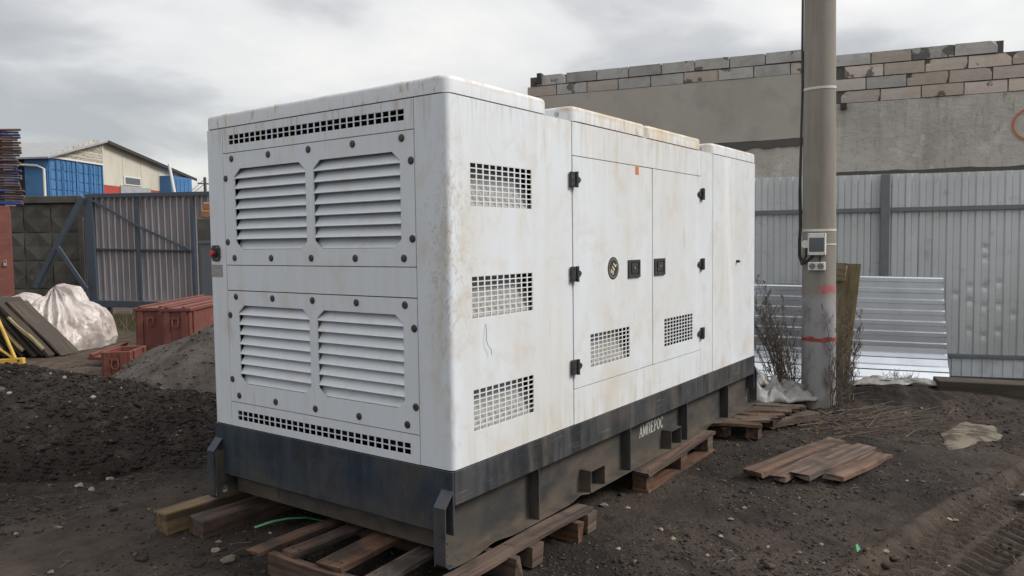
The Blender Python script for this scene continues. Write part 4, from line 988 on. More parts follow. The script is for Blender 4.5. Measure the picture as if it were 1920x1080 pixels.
for i in range(6):
    s1 = 1.22-i*.49; P = corr(.50, .14, .007, .60)
    if i == 5: P = corr(.33, .14, .007, .60)
    part('sheet', MB().strip(P, [.48, 1.6, 2.80], lambda p, t: (s1-p[0], nk*(-.012-p[1]), t)), M['gates'], gt, solid=.001, fix=False)
rbm = MB()
for i in range(21): s_ = 1.17-i*.14; rbm.box(s_-.013, s_+.013, min(nk*-.011, nk*.0), max(nk*-.011, nk*.0), .48, 2.79)
part('sheet_rib', rbm, M['gater'], gt)
part('sheet', MB().strip(corr(.20, .06, .015, .55), [.3, 2.35], lambda p, t: (1.42+p[0], nk*(-.25-p[1]), t)), M['gates'], gt, solid=.001, fix=False)
part('roller_post', MB().box(.90, .99, -.05, .05, -.1, .36), gs, gt, bevel=.005)
part('roller_post', MB().box(-1.1, -1.0, -.05, .05, -.1, .28), gs, gt, bevel=.005)
# concrete fence with relief diamonds
cf = thing('concrete_fence', 'old dark concrete panel fence with diamond relief left of the gate', 'fence', KO-KDv*0, KD)
cf.location = KO+KDv*1.50+Vector((-math.sin(KD), math.cos(KD), 0))*(-nk*.45)
def relief(s0, s1, z0, z1):
    nx_, nz_ = 4, 4; du, dz = (s1-s0)/nx_, (z1-z0)/nz_
    for i in range(nx_):
        for j in range(nz_):
            a, b = s0+i*du+.012, s0+(i+1)*du-.012; c, d = z0+j*dz+.012, z0+(j+1)*dz-.012; m_ = ((a+b)/2, (c+d)/2)
            h = .035
            ed = [((a+b)/2, c), (b, (c+d)/2), ((a+b)/2, d), (a, (c+d)/2)]
            vs = [(x, nk*.001, z) for x, z in ((a, c), (b, c), (b, d), (a, d))]+[(x, nk*h, z) for x, z in ed]+[(m_[0], nk*.004, m_[1])]
            fs = [(0, 4, 7), (1, 5, 4), (2, 6, 5), (3, 7, 6), (4, 8, 7), (4, 5, 8), (5, 6, 8), (6, 7, 8), (0, 1, 4), (1, 2, 5), (2, 3, 6), (3, 0, 7)]
            part('relief_tile', MB().add(vs, fs), M['conc'], cf)
part('panel', MB().box(.28, 2.9, -.06, .0, 0, 2.80), M['conc'], cf); relief(.30, 2.85, .1, 2.68)
part('panel', MB().box(3.0, 5.9, -.06, .0, 0, 2.80), M['conc'], cf); relief(3.02, 5.85, .1, 2.68)
part('panel_frame', MB().box(.0, .279, -.10, .12, 0, 2.86), M['conc'], cf, bevel=.01)
part('panel_frame', MB().box(.282, 5.9, min(-.09, nk*.1), max(nk*.1, -.09), 2.70, 2.86), M['conc'], cf, bevel=.01)
# cabinet and brick pillar right of the gate
tag(part('steel_cabinet', MB().box(-.14, .14, -.15, .15, .0, 1.30).box(-.16, .16, -.17, .17, 1.302, 1.36).box(-.15, -.143, .02, .12, .1, 1.2), M['cabinet'], None, loc=(6.34, 11.66, .42), rot=(0, 0, R(35)), bevel=.01), 'grey-blue steel cabinet between the gate and the white generator', 'cabinet')
bp_ = thing('brick_pillar', 'short weathered gate pillar with an orange broken brick on top behind the cabinet', 'pillar', (6.72, 12.22, 0), R(30))
part('shaft', MB().box(-.15, .15, -.2, .2, 0, 2.25), M['conc'], bp_, bevel=.02)
part('brick', MB().box(-.12, .12, -.16, .12, 2.252, 2.42).box(-.08, .10, -.10, .10, 2.42, 2.58), M['brickr'], bp_, bevel=.03)

# red container cabinet and scaffold stack at the left edge
rc_ = thing('red_cabinet', 'tall rust-red steel cabinet with a padlock at the left edge, under the stacked tubes', 'cabinet', (3.20, 12.78, 0), R(-22))
part('body', MB().box(-1.4, 0, .0, 1.6, 0, 2.42), M['redbox'], rc_, bevel=.01); part('door', MB().box(-1.3, -.03, -.02, -.001, .1, 2.33), M['redbox'], rc_, bevel=.006)
part('padlock', MB().box(-.13, -.08, -.05, -.021, 1.37, 1.43).tube([(-.122, -.035, 1.43), (-.122, -.035, 1.46), (-.105, -.035, 1.475), (-.088, -.035, 1.46), (-.088, -.035, 1.43)], .006, 6), M['steel'], rc_)
tubes = []
rr = random.Random(3)
cR = Vector((math.sin(YAW), -math.cos(YAW), 0)); cF = Vector((math.cos(YAW), math.sin(YAW), 0))
tmesh = [MB().tube([(0, 0, 0), (-2.6, 0, 0)], .021, 10).mesh('scaffold_tube', 40) for _ in range(2)]
nt_ = 30; cnt_ = {}; tub_ = []
ORD = ['', '', 'second ', 'third ', 'fourth ', 'fifth ', 'sixth ', 'seventh ', 'eighth ', 'ninth ', 'tenth ', 'eleventh ', 'twelfth ', 'thirteenth ', 'fourteenth ', 'fifteenth ', 'sixteenth ', 'seventeenth ']
for i in range(nt_):
    z = 2.46+i*(1.34/nt_); blue = rr.random() < .5 or i > 26
    e_ = .34+rr.uniform(-.10, .06)-(.12 if 5 < i < 20 else 0)
    p = Vector((3.195, 12.759, 0))+cR*(.02+e_*.45)+cF*(.10+.06*rr.random())
    o = link('scaffold_tube', tmesh[int(blue)], M['pipeblue' if blue else 'piperust'], None, (p.x, p.y, z), (0, R(rr.uniform(-1.5, 1.5)+1.5), math.atan2(cR.y, cR.x)+R(rr.uniform(-4, 4))))
    cnt_[blue] = cnt_.get(blue, 0)+1; tub_.append((o, blue, cnt_[blue])); tag(o, 'x', 'scaffold tube', 'scaffold tubes stacked on the red cabinet')
for o, b, k_ in tub_:
    n_ = cnt_[b]; c_ = 'chipped blue' if b else 'rusty brown'; up_ = n_-k_+1
    o['label'] = (c_+' scaffold tube, '+(ORD[k_] or '')+'lowest of its colour in the stack on the red cabinet') if k_ <= n_/2 else (c_+' scaffold tube, '+(ORD[up_] or '')+'topmost of its colour in the stack on the red cabinet')
tag(part('scaffold_bundle', MB().box(-1.5, -.02, -.15, .15, 0, 1.30), M['piperust'], None, loc=(Vector((3.195, 12.759, 2.44))+cF*.4-cR*.22), rot=(0, 0, math.atan2(cR.y, cR.x))), 'brown bundle of scaffold frames behind the tube ends on the red cabinet', 'bundle')

# leaning old pallets, yellow frame, bag
lp_ = thing('leaning_pallets', 'dark weathered pallets slumped against each other in front of the white plastic heap', 'pallets', (2.62, 10.9, 0), YAW-PI2)
for i in range(13):
    a = 47+.5*i+random.uniform(-1.5, 1.5); L = 1.22+random.uniform(-.08, .05); fx = .62-.105*i
    w_ = .62 if i % 2 else .50; me = board_mesh(L, w_, .05 if i % 2 else .028, 60+i, 'board', .006, .014)
    link('board', me, M['oldwood'], lp_, (fx-math.cos(R(a))*L/2, .02+random.uniform(-.07, .07), math.sin(R(a))*L/2), (R(random.uniform(-2, 2)), R(a), 0))
    if i % 3 == 1: link('board', board_mesh(L*.6, .09, .03, 160+i, 'board', .006, .014), M['moss'], lp_, (fx+.03-math.cos(R(a))*L*.42, -.36, math.sin(R(a))*L*.42), (R(random.uniform(-4, 4)), R(a-2), 0))
yf = thing('yellow_frame', 'yellow painted steel trestle frame lying at the left edge in front of the dark pallets', 'steel frame', (2.10, 9.74, .03), YAW-PI2)
part('foot_bar', MB().box(-1.1, .0, -.035, .035, 0, .085), M['yellow'], yf, bevel=.004, rot=(0, R(-3), 0))
part('bolt_hole', MB().cyl((-.06, -.0365, .048), (0, -1, 0), .016, .002, 12), M['inner'], yf)
part('upright', MB().tube([(-.13, 0, .08), (-.48, 0, 1.0)], .024, 10), M['yellow'], yf, smooth=40)
part('brace', MB().tube([(-.16, .0, .08), (-.52, 0, .34)], .018, 10), M['yellow'], yf, smooth=40)

def lumpy(name, lobes, m, label, cat, loc, seed, res=(110, 70), wr=.05, rz=0):
    n, k = res; th = np.linspace(0, 2*math.pi, n, endpoint=False); ph = np.linspace(-.35, math.pi/2, k)
    TH, PH = np.meshgrid(th, ph, indexing='ij'); dx, dy, dz = np.cos(TH)*np.cos(PH), np.sin(TH)*np.cos(PH), np.sin(PH)
    rad = np.zeros_like(dx)
    for cx, cy, cz, rx, ry, rz_ in lobes:      # farthest hit of ray from the origin with each lobe
        A = (dx/rx)**2+(dy/ry)**2+(dz/rz_)**2; B = dx*cx/rx**2+dy*cy/ry**2+dz*cz/rz_**2; C = (cx/rx)**2+(cy/ry)**2+(cz/rz_)**2-1
        D_ = B*B-A*C; t = np.where(D_ > 0, (B+np.sqrt(np.maximum(D_, 0)))/A, 0); rad = np.maximum(rad, t)
    x, y, z = dx*rad, dy*rad, dz*rad
    w1 = 1-np.abs(fbm(x*2.3+z, y*2.3, z*4.2, 3, seed))*2.2; w2 = 1-np.abs(fbm(x*6+z*2, y*6, z*3.5, 3, seed+4))*2.4; w3 = fbm(x*1.6, y*1.6, z*1.6, 3, seed+8)
    fo = 1-np.abs(fbm(np.cos(TH)*3.0+w3*.9, np.sin(TH)*3.0+w3*.5, PH*.9, 3, seed+12))*3.2; f2_ = 1-np.abs(fbm(np.cos(TH)*9+w3*1.6, np.sin(TH)*9, PH*2.2+w3, 3, seed+15))*3.0
    rad = rad*(1+wr*(.35*w1+.15*w2+1.5*w3+.95*np.maximum(fo, -.8)+.38*np.maximum(f2_, -.8)))
    x, y, z = dx*rad, dy*rad, np.maximum(dz*rad, -.08)
    co = np.stack([x, y, z], -1).reshape(-1, 3); i = np.arange(n*k).reshape(n, k); i2 = np.roll(i, -1, 0)
    q = np.stack([i[:, :-1], i2[:, :-1], i2[:, 1:], i[:, 1:]], -1).reshape(-1, 4)
    me = np_mesh(bpy.data.meshes.new(name), co, q); me.shade_smooth()
    return tag(link(name, me, m, None, loc, (0, 0, rz)), label, cat)
lumpy('plastic_heap', [(0, 0, .1, .85, .6, .72), (-.50, 0, .3, .48, .5, .58), (.45, .05, .15, .42, .5, .55), (-.20, -.3, .2, .38, .45, .50), (.12, .1, .55, .34, .4, .42), (.30, -.3, .05, .34, .4, .42)],
      M['bag'], 'big crumpled heap of whitish plastic film in front of the gate', 'plastic heap', (3.35, 11.55, 0), 401, (300, 170), .06, YAW-PI2)

# red chests
def chest(loc, rz, lx, ly, h, label, lid=True, open_=False):
    t = thing('red_chest', label, 'chest', loc, rz, 'red painted chests by the grey heap')
    if open_:
        mb = MB(); panel(mb, (0, lx), (0, ly), [(.03, lx-.03, .03, ly-.03)], 0, 1, lambda u, v, q: (u, v, q*h)); mb.box(.031, lx-.031, .031, ly-.031, .02, .05)
    else: mb = MB().box(0, lx, 0, ly, 0, h)
    part('body', mb, M['redbox'], t, bevel=.006)
    for x in (.10, lx-.16):
        part('batten', MB().box(x, x+.06, -.022, -.001, .0, h+.0), M['redbox'], t, bevel=.004)
    for y in (.04, ly-.12):
        part('batten', MB().box(-.022, -.001, y, y+.08, .0, h+.0), M['redbox'], t, bevel=.004)
    part('handle', MB().tube([(-.025, ly/2-.035, h-.10), (-.035, ly/2-.045, h-.16), (-.035, ly/2-.03, h-.22), (-.035, ly/2+.03, h-.22), (-.035, ly/2+.045, h-.16), (-.025, ly/2+.035, h-.10)], .009, 8).box(-.03, -.001, ly/2-.05, ly/2+.05, h-.11, h-.085), M['redbox'], t, smooth=40)
    if lid:
        part('lid', MB().box(-.03, lx+.02, -.03, ly+.02, h+.002, h+.05), M['redbox'], t, bevel=.006)
        part('lid_rail', MB().box(-.03, lx+.02, .05, .10, h+.051, h+.075).box(-.03, lx+.02, ly-.1, ly-.05, h+.051, h+.075), M['redbox'], t, bevel=.004)
    return t
chest((3.56, 8.52, 0), R(38), 2.6, .46, .72, 'long red chest at the back with its end and one ring handle showing')
chest((3.60, 7.98, 0), R(38), 2.4, .40, .73, 'long red chest in front, half buried by the grey heap')
chest((2.46, 7.52, -.08), R(42), .60, .36, .40, 'small open red chest sunk in the ground, left of the two long ones', lid=False, open_=True)
cl = thing('chest_lid', 'loose red chest lid lying on the ground behind the small open chest', 'lid', (2.95, 8.80, .20), R(30))
part('panel', MB().box(-.35, .5, -.22, .22, 0, .045), M['redbox'], cl, bevel=.005, rot=(0, R(-4), 0)); part('batten', MB().box(-.35, .5, -.2, -.14, .052, .085).box(-.35, .5, .14, .2, .052, .085), M['redbox'], cl, bevel=.004, rot=(0, R(-4), 0))
cl.location = (2.95, 8.80, .12)

# grass strip below the gate
def grass(name, n, reg, seed, hmax, m):
    rr = np.random.default_rng(seed); P = reg(rr, n); n = len(P); h = hmax*(.4+.6*rr.random(n)); a = rr.random(n)*6.28; w_ = .006+.006*rr.random(n)
    lx, ly = (rr.random((2, n))-.5)*h; z0 = ground_h(P[:, 0], P[:, 1], False)
    v = np.stack([np.stack([P[:, 0]-np.cos(a)*w_, P[:, 1]-np.sin(a)*w_, z0-.01], -1), np.stack([P[:, 0]+np.cos(a)*w_, P[:, 1]+np.sin(a)*w_, z0-.01], -1), np.stack([P[:, 0]+lx, P[:, 1]+ly, z0+h], -1)], 1).reshape(-1, 3)
    link(name, np_mesh(bpy.data.meshes.new(name), v, np.arange(3*n).reshape(n, 3)), m, kind='stuff')
kreg = lambda rr, n: np.array([(KO+KDv*s_+Vector((-math.sin(KD), math.cos(KD), 0))*nk*d)[:2] for s_, d in zip(rr.uniform(-3, 1.6, n), rr.normal(.3, .8, n))])
grass('grass', 9000, kreg, 8, .16, M['grass'])
grass('dry_grass', 3000, kreg, 18, .22, M['straw'])

# ==================================================================== container building far left
CDv = Vector((.88, .475, 0)).normalized(); CA = math.atan2(CDv.y, CDv.x)
cb_ = thing('container_building', 'two-storey yard building of blue containers and cream cladding beyond the gate', 'building', (18.43, 46.12, 0), CA)
# local x along the gable face, viewer side is local -Y*? ; ridge runs along +Y local
ncb = 1 if Vector((-math.sin(CA), math.cos(CA), 0)).dot(CO-Vector((18.43, 46.12, 0))) > 0 else -1
Yv = lambda d: ncb*d                         # towards viewer
def cpart(name, x0, x1, z0, z1, d0, d1, m, parent=cb_, bev=0, label=None):
    return part(name, MB().box(x0, x1, min(Yv(d0), Yv(d1)), max(Yv(d0), Yv(d1)), z0, z1), m, parent, bevel=bev, label=label)
def container(x0, z0, label=None):
    o = cpart('container', x0+.02, x0+2.42, z0, z0+2.59, -6, -.06, M['bluecont'], label=label)
    for s_ in (0, 1):
        d = cpart('container_door', x0+.08+s_*1.13, x0+1.17+s_*1.14, z0+.12, z0+2.50, -.058, -.02, M['bluecont'], o)
        for i in range(2):
            for j in range(4):
                a = x0+.13+s_*1.13+i*.52; c = z0+.18+j*.575
                cpart('door_panel', a, a+.45, c, c+.50, -.0195, .012, M['bluecont'], d, .02)
    for a in (.52, 1.00, 1.45, 1.93): cpart('lock_bar', x0+a, x0+a+.035, z0+.06, z0+2.54, .014, .05, M['bluelock'], o)
    cpart('corner_post', x0+.0, x0+.075, z0, z0+2.59, -.059, .02, M['bluecont'], o); cpart('corner_post', x0+2.365, x0+2.439, z0, z0+2.59, -.059, .02, M['bluecont'], o)
for x0, z0 in ((0, 4.40), (2.44, 4.40), (0, 1.78), (2.44, 1.78)): container(x0, z0)
cpart('wall', 0, 15.2, 0, 1.77, -6, -.08, M['conc']); 
# cream wall
for i in range(10):
    a = 4.90+i*1.03; b = a+1.02
    if a > 15: break
    top = 8.55-(max(0, ((a+b)/2-5.2))*.148)
    cpart('wall_panel', a, b-.0, 5.75, top, -.12, -.0-.01*(i % 2), M['cream'])
cpart('wall', 4.90, 15.2, 1.78, 5.74, -.14, -.02, M['redpanel'])
cpart('wall_panel', 6.6, 10.0, 4.3, 5.85, .0, .05, M['slate'], label='grey ribbed panel below the window')
wf_ = cpart('window', 7.0, 8.9, 5.90, 6.50, .0, .06, M['wframe'], bev=.01); cpart('pane', 7.12, 8.78, 5.98, 6.42, .061, .068, M['glass'], wf_)
o = cpart('container', 11.2, 14.0, 4.3, 6.85, .02, .9, M['bluecont'])
for i in range(5): cpart('door_panel', 11.3+i*.54, 11.3+i*.54+.42, 4.4, 6.72, .901, .935, M['bluecont'], o, .02)
# gable boards above the containers
def gab(z, x0, x1): cpart('gable_board', x0, x1, z, z+.15, -.05+.0, .0, M['creamw'], bev=.005)
for j in range(9):
    z = 7.10+j*.163; gab(z, max(.1, (z-7.0)/(8.6-7.0)*4.75), 4.88)
cpart('fascia', .0, 4.9, 6.99, 7.095, -.02, .05, M['wframe'])
# roof: two slopes, ridge along the depth... ridge runs away to the left of the picture (local -Y*ncb .. +)
rf = MB(); far = 16
yv0, yv1 = Yv(.45), Yv(-.1)
rfp = [(-.45, 6.98), (5.05, 8.62), (15.6, 7.02)]
part('roof', MB().prism([rfp[0], rfp[1], rfp[2], (15.6, 6.92), (5.05, 8.50), (-.45, 6.88)], Yv(.35), Yv(-6), lambda p, t: (p[0], t, p[1])), M['slate'], cb_)
part('verge_board', MB().prism([(5.05, 8.60), (15.65, 7.00), (15.65, 6.80), (5.05, 8.40)], Yv(.352), Yv(.42), lambda p, t: (p[0], t, p[1])), M['dark'], cb_)
# wing to the left: container long side, dark panel for the gallery opening, pipe and railing, roof
Wd = Vector((-math.sin(CA), math.cos(CA), 0))*(-ncb)      # direction into the block from the gable face, away to the left
wg = MB()
def wpart(name, d0, d1, z0, z1, x0, x1, m, parent=cb_): return part(name, MB().box(x0, x1, min(Yv(-d0), Yv(-d1)), max(Yv(-d0), Yv(-d1)), z0, z1), m, parent)
wpart('side_wall', .05, 1.5, 1.8, 6.95, -.06, -.01, M['bluecont'])
wpart('opening_shade', 1.5, 3.3, 1.8, 6.95, -.03, .02, M['inner'])  # flat near-black sheet stands in for the shade in the doorway
wpart('side_wall', 3.3, 6, 1.8, 6.95, -.06, -.01, M['bluecont'])
part('down_pipe', MB().tube([(-.25, Yv(-.1), 1.8), (-.25, Yv(-.1), 6.3), (-.3, Yv(-.5), 6.5), (-.32, Yv(-1.9), 6.6), (-.32, Yv(-2.2), 6.85)], .07, 8), M['wframe'], cb_, smooth=40)
part('railing', MB().tube([(-.9, Yv(-1.6), 4.2), (-.9, Yv(-1.6), 5.6), (-.9, Yv(-6), 5.6)], .04, 6).tube([(-.9, Yv(-2.6), 4.2), (-.9, Yv(-2.6), 5.6)], .04, 6).tube([(-.9, Yv(-1.6), 4.9), (-.9, Yv(-6), 4.9)], .03, 6), M['wframe'], cb_)
# leaning pole, utility pole and wires beyond the gate
def P3(px, py, D): return CO+rt*((px-960)/1443.63*D)+up*((540-py)/1443.63*D)+fw*D
a_, b_ = Vector((14.9, 26.6, 0)), None
q0, q1 = P3(330, 375, 30), P3(317, 308, 30)
tag(part('leaning_stick', MB().tube([q0+(q0-q1)*1.5, q0, q1], .055, 8), M['wframe'], None), 'pale pole leaning above the gate in front of the cream building', 'pole')
u = P3(385, 362, 60); pt = thing('distant_utility_pole', 'small distant utility pole just left of the white generator', 'utility pole', (u.x, u.y, 0))
part('shaft', MB().tube([(0, 0, 0), (0, 0, 7.05)], [.16, .11], 8), M['conc'], pt)
part('cross_arm', MB().box(-.6, .6, -.05, .05, 6.5, 6.6), M['dark'], pt)
for k, dz in enumerate((6.9, 6.55)):
    e1 = P3(330, 356+k*4, 90)-Vector((u.x, u.y, 0)); part('wire', MB().tube([(0, 0, dz), (e1.x*.5, e1.y*.5, (dz+e1.z)/2-.8), (e1.x, e1.y, e1.z)], .02, 4), M['dark'], pt)

# ==================================================================== debris on the right
# timber slab by the fence
sl = thing('timber_slab', 'thick dark timber slab lying along the fence foot at the right edge', 'timber', FO+FD*(-.40)+FN*.95+Vector((0, 0, .0)), FA)
part('slab', MB().prism([(-2.6, .0), (.10, .0), (.03, .10), (.03, .235), (-2.6, .20)], ny*-.14, ny*.14, lambda p, t: (p[0], t, p[1])), M['oldwood'], sl, bevel=.01)
# cement patch
n = 40; mb = MB(); vs = [(0, 0, .006)]; cx, cy = 4.72, -1.68
for k_, rr_ in enumerate((.4, .75, 1.0)):
    for i in range(n):
        a = 2*math.pi*i/n; q = rr_*(1+.42*float(fbm(math.cos(a)*1.6, math.sin(a)*1.6, 0, 3, 77))); vs.append((.50*q*math.cos(a), .20*q*math.sin(a), (.006-.002*k_+.008*float(vnoise(a*3., k_*2., 0, 9))) if k_ < 2 else -.02))
fs = [(0, 1+i, 1+(i+1) % n) for i in range(n)]+[(1+k_*n+i, 1+(k_+1)*n+i, 1+(k_+1)*n+(i+1) % n, 1+k_*n+(i+1) % n) for k_ in range(2) for i in range(n)]
tag(part('cement_patch', mb.add(vs, fs), M['tanmud'], None, loc=(cx, cy, gz(cx, cy)+.016), rot=(0, 0, R(-8)), smooth=60), 'pale flat patch of spilled cement in the dark soil at the right', 'cement patch')
# films
def film(loc, lx, ly, h, seed, label, rz=0, name='plastic_film', m='film', tilt=0, cat='plastic film'):
    nx_, ny_ = 46, 26; A, B = np.meshgrid(np.linspace(-1, 1, nx_), np.linspace(-1, 1, ny_), indexing='ij')
    w_ = 1-.25*np.abs(fbm(A*2, B*0+.3, 0, 2, seed)); x = A*lx/2+.04*fbm(A*3, B*3, 0, 3, seed); y = B*ly/2*w_+.05*fbm(A*3, B*3, 1., 3, seed+2)
    z = h*(.35+.65*np.abs(fbm(A*2.2, B*2.2, 0, 4, seed+5))*1.6)*(1-np.maximum(np.abs(A), np.abs(B))**3*.9)+tilt*A
    wx = loc[0]+x*math.cos(rz)-y*math.sin(rz); wy = loc[1]+x*math.sin(rz)+y*math.cos(rz)
    z = z+ground_h(wx, wy, False)+.012+loc[2]
    me = grid_mesh(name, wx-loc[0], wy-loc[1], z); me.shade_smooth()
    return tag(link(name, me, M[m], None, (loc[0], loc[1], 0), solid=.002), label, cat)
film((4.74, -.02, .09), .85, .34, .24, 501, 'crumpled grey-white sack between the skid end and the pole', R(-50), name='torn_sack')
p = FO+FD*(-.02)+FN*.88; film((p.x, p.y, .02), .9, .26, .08, 511, 'torn pale plastic film along the foot of the leaning bright sheet', FA)
p = FO+FD*1.55+FN*.9; film((p.x, p.y, .05), .7, .4, .22, 521, 'grey crumpled sheet below the loose metal sheet behind the sack', FA, m='slatef' if 'slatef' in M else 'label_g')
film((3.06, -2.19, .02), .20, .15, .05, 531, 'small dirty white rag at the right edge of the tyre tracks', R(20), name='rag', cat='rag')
# small labelled litter
def stone_mesh(v):
    bm = bmesh.new(); bmesh.ops.create_icosphere(bm, subdivisions=2, radius=1); rr = random.Random(v)
    for q in bm.verts:
        c = q.co; k_ = 1+.75*float(fbm(c.x*1.3+v*7, c.y*1.3, c.z*1.3, 4, v)); q.co = Vector((c.x*k_, c.y*k_*.75, c.z*k_*.5))
    me = bpy.data.meshes.new('stone'); bm.to_mesh(me); bm.free(); me.materials.append(M['stone']); return me
stm = [stone_mesh(v) for v in range(5)]
def GP(px, py, z=0.):
    d = fw+rt*((px-960)/1443.63)+up*((540-py)/1443.63); return CO+d*((z-CO.z)/d.z)
stones = [(1132, 944, 14), (1176, 949, 9), (1262, 1008, 11), (1262, 1008, 0), (1352, 1002, 9), (1326, 1038, 9), (1160, 1024, 8), (1370, 975, 9), (1500, 1032, 9), (1540, 1015, 7), (1545, 1018, 0), (1780, 960, 10), (1792, 966, 9), (1660, 1035, 11),
          (1395, 950, 9), (148, 909, 12), (172, 914, 13), (205, 893, 12), (236, 810, 9), (236, 787, 8), (150, 800, 14), (430, 1046, 26), (405, 1030, 14), (410, 1012, 10), (640, 1050, 8), (970, 1050, 10), (1440, 1020, 7), (1700, 900, 6), (1240, 990, 8), (30, 1000, 8), (95, 1070, 10), (345, 972, 12)]
sel = [s_ for s_ in stones if s_[2]]
SL = ['pale stone in the mud just off the end of the near pallet', 'smaller pale stone a step behind the one at the near pallet end', 'pale angular stone midway between the near pallet and the plank mat',
 'small stone in front of the plank mat, upper of a close pair', 'small stone nearest the frame bottom below the plank mat', 'small pale stone in open mud at the frame bottom, right of the near pallet',
 'brownish stone in open mud a metre in front of the plank mat', 'stone left of the tyre tracks at the bottom of the photo', 'tiny stone beside the tyre tracks just above the green scrap',
 'stone on the upper edge of the tyre tracks, upper of two together', 'stone on the upper edge of the tyre tracks, lower of two together', 'stone in the mud right beside the green scrap',
 'stone right in front of the plank mat', 'elongated pale stone at the foot of the black heap, left one of two', 'elongated pale stone at the foot of the black heap, right one of two',
 'small pale stone at the foot of the black heap right of the elongated pair', 'pale stone high on the right flank of the black heap', 'tiny pale stone nearest the crest of the black heap, below the ash heap',
 'pale stone in the middle of the black heap near its crest', 'flat pale piece of rubble in front of the near pallet corner', 'grey stone left of the near pallet, lower of two',
 'grey stone left of the near pallet, upper of two', 'tiny stone showing between the boards of the near pallet', 'pale stone against the side of the near pallet by the lifting eye',
 'tiny stone in the mud bottom centre, left of the tyre tracks', 'tiny stone behind the tyre tracks right of the plank mat', 'tiny pale stone between the near pallet and the upper stone pair',
 'small stone alone at the far left edge of the foreground mud', 'small stone in the bottom left corner of the foreground mud', 'pale chip beside the end of the yellowed timber']
assert len(SL) >= len(sel), (len(SL), len(sel))
for i, (px, py, sz) in enumerate(sel):
    hz = .0; p = GP(px, py, .015)
    if px < 260 and py < 860: p = GP(px, py, .20)
    D = (p-CO).dot(fw); r_ = sz*.62/1443.63*D
    o = link('stone', stm[i % 5], None, None, (p.x, p.y, float(ground_h(np.array([p.x]), np.array([p.y]))[0])+r_*.22 if p.z < .1 else p.z), (R(random.uniform(-15, 15)), R(random.uniform(-15, 15)), random.uniform(0, 6.28))); o.scale = (r_, r_, r_)
    tag(o, SL[i], 'stone', 'pale stones lying on the dark soil')
# green leaf scrap
p = GP(1605, 1036, .02); tag(part('leaf_scrap', MB().add([(-.03, -.012, 0), (0, .02, .012), (.035, .0, .02), (.01, -.02, .006), (-.01, .0, .03)], [(0, 1, 4), (1, 2, 4), (2, 3, 4), (3, 0, 4)]), M['greenband'], None, loc=(p.x, p.y, .035)), 'small green scrap in the mud beside the tyre tracks', 'scrap')

# dry weeds
def weed(mb, base, h, spread, seed, n=14, seeds=None, dirv=(0, 0)):
    rr = random.Random(seed)
    for i in range(n):
        a = rr.uniform(0, 6.28); l = h*rr.uniform(.55, 1); sp_ = spread*rr.uniform(.2, 1)
        p = Vector(base)+Vector((rr.uniform(-.07, .07), rr.uniform(-.07, .07), 0)); pts = [p.copy()]
        ev = Vector((math.cos(a)*sp_+dirv[0], math.sin(a)*sp_+dirv[1], l))
        for k_ in range(1, 8):
            t = k_/7; pts.append(p+Vector((ev.x*t**1.5, ev.y*t**1.5, l*t))+Vector((rr.gauss(0, .012), rr.gauss(0, .012), 0)))
        mb.tube(pts, [.0060*(1-.75*q/7) for q in range(8)], 4, False)
        for k_ in range(2, 8):
            for _ in range(3):
                if rr.random() < .85:
                    s0 = pts[k_]+(pts[k_-1]-pts[k_])*rr.random(); a2 = rr.uniform(0, 6.28); ln = rr.uniform(.05, .17)*(1.2-k_/10)
                    e1 = s0+Vector((math.cos(a2)*ln*.6, math.sin(a2)*ln*.6, ln)); md = (s0+e1)/2+Vector((math.cos(a2)*.015, math.sin(a2)*.015, 0))
                    mb.tube([s0, md, e1], [.003, .0024, .0014], 3, False)
                    if seeds is not None:
                        for q in range(5):
                            c = s0+(e1-s0)*(.35+.16*q)+Vector((rr.gauss(0, .006), rr.gauss(0, .006), 0)); r_ = rr.uniform(.004, .009)
                            o_ = [Vector(v)*r_ for v in ((1, 0, 0), (-.5, .8, 0), (-.5, -.8, 0), (0, 0, 1.8))]
                            seeds.add([c+v for v in o_], [(0, 1, 2), (0, 1, 3), (1, 2, 3), (2, 0, 3)])
for i, (bx, by, h, sp_, n, dv, lb) in enumerate((
    (4.95, -.10, 1.32, .26, 16, (-.06, .30), 'tall dry brown weed left of the concrete pole'),
    (5.00, -.12, 1.15, .24, 12, (0, .14), 'bushy dry weed tight against the left side of the pole'),
    (4.93, -.60, 1.15, .14, 11, (.02, -.06), 'dry weed climbing in front of the right side of the pole'),
    (5.55, -.50, .55, .18, 9, (0, 0), 'short dry weed at the foot of the mossy plank post'))):
    wd = thing('dry_weed', lb, 'weed', (bx, by, 0), 0, 'dry weeds round the pole'); mb = MB(); sb = MB()
    weed(mb, (0, 0, .0), h, sp_, 900+i, n, sb, dv); part('stems', mb, M['twig'], wd, fix=False); part('seed_heads', sb, M['twig'], wd, fix=False, kind='stuff')
p = FO+FD*(-.10)+FN*.80; wd = thing('dry_weed', 'small dry weed in front of the bright leaning sheet', 'weed', (p.x, p.y, .05), 0, 'dry weeds round the pole'); mb = MB(); weed(mb, (0, 0, 0), .22, .18, 990, 8); part('stems', mb, M['twig'], wd, fix=False)
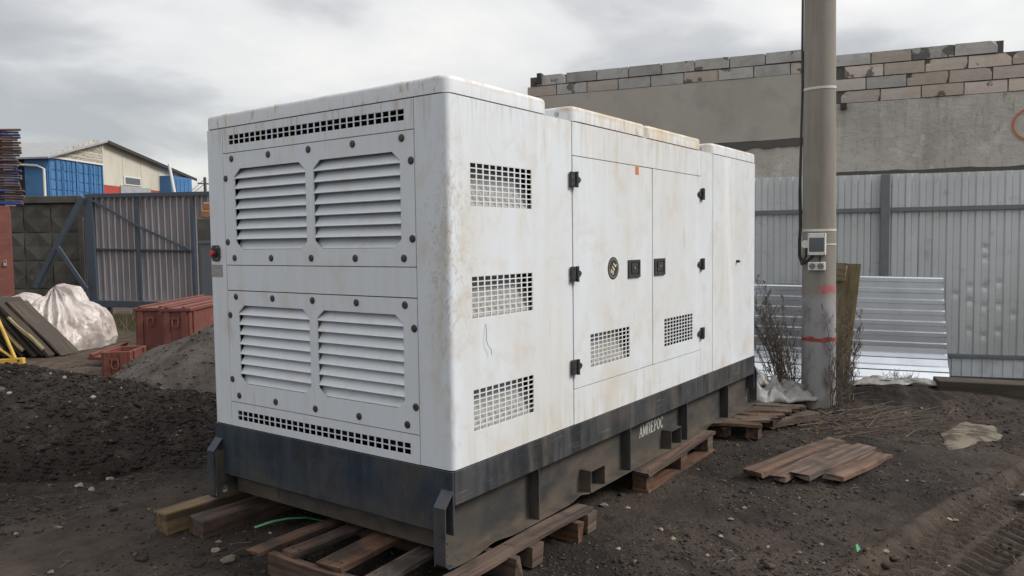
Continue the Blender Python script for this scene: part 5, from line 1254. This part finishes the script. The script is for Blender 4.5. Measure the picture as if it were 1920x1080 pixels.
# fallen twigs and straw at the foot of the pole
mb = MB(); rr = random.Random(77)
for i in range(150):
    x, y = 4.55+rr.gauss(0, .32), -.75+rr.gauss(0, .38); a = rr.gauss(-1.05, .55); l = rr.uniform(.12, .55); z = gz(x, y)+rr.uniform(.01, .05)
    d = Vector((math.cos(a), math.sin(a), rr.uniform(-.05, .12)))
    mb.tube([(x, y, z), Vector((x, y, z))+d*l*.5+Vector((rr.gauss(0, .02), rr.gauss(0, .02), .01)), Vector((x, y, z))+d*l], [.0032, .0026, .0012], 4, False)
rs = random.Random(5)
for i in range(420):
    D = 2.2+rs.random()**1.4*8; lat = (rs.random()*2-1)*D*.75; x, y = FR(lat, D)
    if .1 < x < 4.2 and .1 < y < 1.8: continue
    a = rs.uniform(0, 6.28); l = rs.uniform(.02, .12); z = gz(x, y)+.012
    if h_dark(x, y) > .02 or h_grey(x, y) > .02: continue
    mb.tube([(x, y, z), (x+math.cos(a)*l*.5, y+math.sin(a)*l*.5+.008, z+.006), (x+math.cos(a)*l, y+math.sin(a)*l, z+rs.uniform(-.004, .012))], [.0022, .002, .001], 4, False)
link('fallen_twigs', mb.mesh('fallen_twigs', None, False), M['twig'], kind='stuff')
mb = MB()
for i in range(260):
    x, y = 4.62+rr.gauss(0, .35), -.35+rr.gauss(0, .35); a = rr.uniform(0, 6.28); l = rr.uniform(.04, .14); z = gz(x, y)+rr.uniform(.005, .04)
    mb.tube([(x, y, z), (x+math.cos(a)*l, y+math.sin(a)*l, z+rr.uniform(0, .05))], .0018, 3, False)
link('straw', mb.mesh('straw', None, False), M['straw'], kind='stuff')
# mound round the pole base and along the fence
def mound(x, y, rx, ry, h, m, label, seed, rz=0, cat='soil heap'):
    A, B = np.meshgrid(np.arange(-1.1, 1.1, .035), np.arange(-1.1, 1.1, .035), indexing='ij')
    wx = x+A*rx*math.cos(rz)-B*ry*math.sin(rz); wy = y+A*rx*math.sin(rz)+B*ry*math.cos(rz); d = np.sqrt(A**2+B**2)+.14*fbm(wx*3, wy*3, 0, 3, seed)
    z = np.where(d < 1, h*np.clip(1-d, 0, 1)**.9+np.clip((1-d)*4, 0, 1)*(.035*fbm(wx*5, wy*5, 0, 4, seed+3)+.02*np.abs(fbm(wx*15, wy*15, 0, 3, seed+5))), -.10)+ground_h(wx, wy, False)-.01
    me = grid_mesh('soil_mound', wx-x, wy-y, z); me.shade_smooth(); return tag(link('soil_mound', me, m, None, (x, y, 0)), label, cat)
mound(5.62, -.98, .55, .36, .10, M['heapd'], 'low mound of dug soil right of the concrete pole', 601, R(107))
mound(5.05, -.40, .34, .34, .10, M['heapd'], 'small collar of dark soil round the foot of the concrete pole', 611)
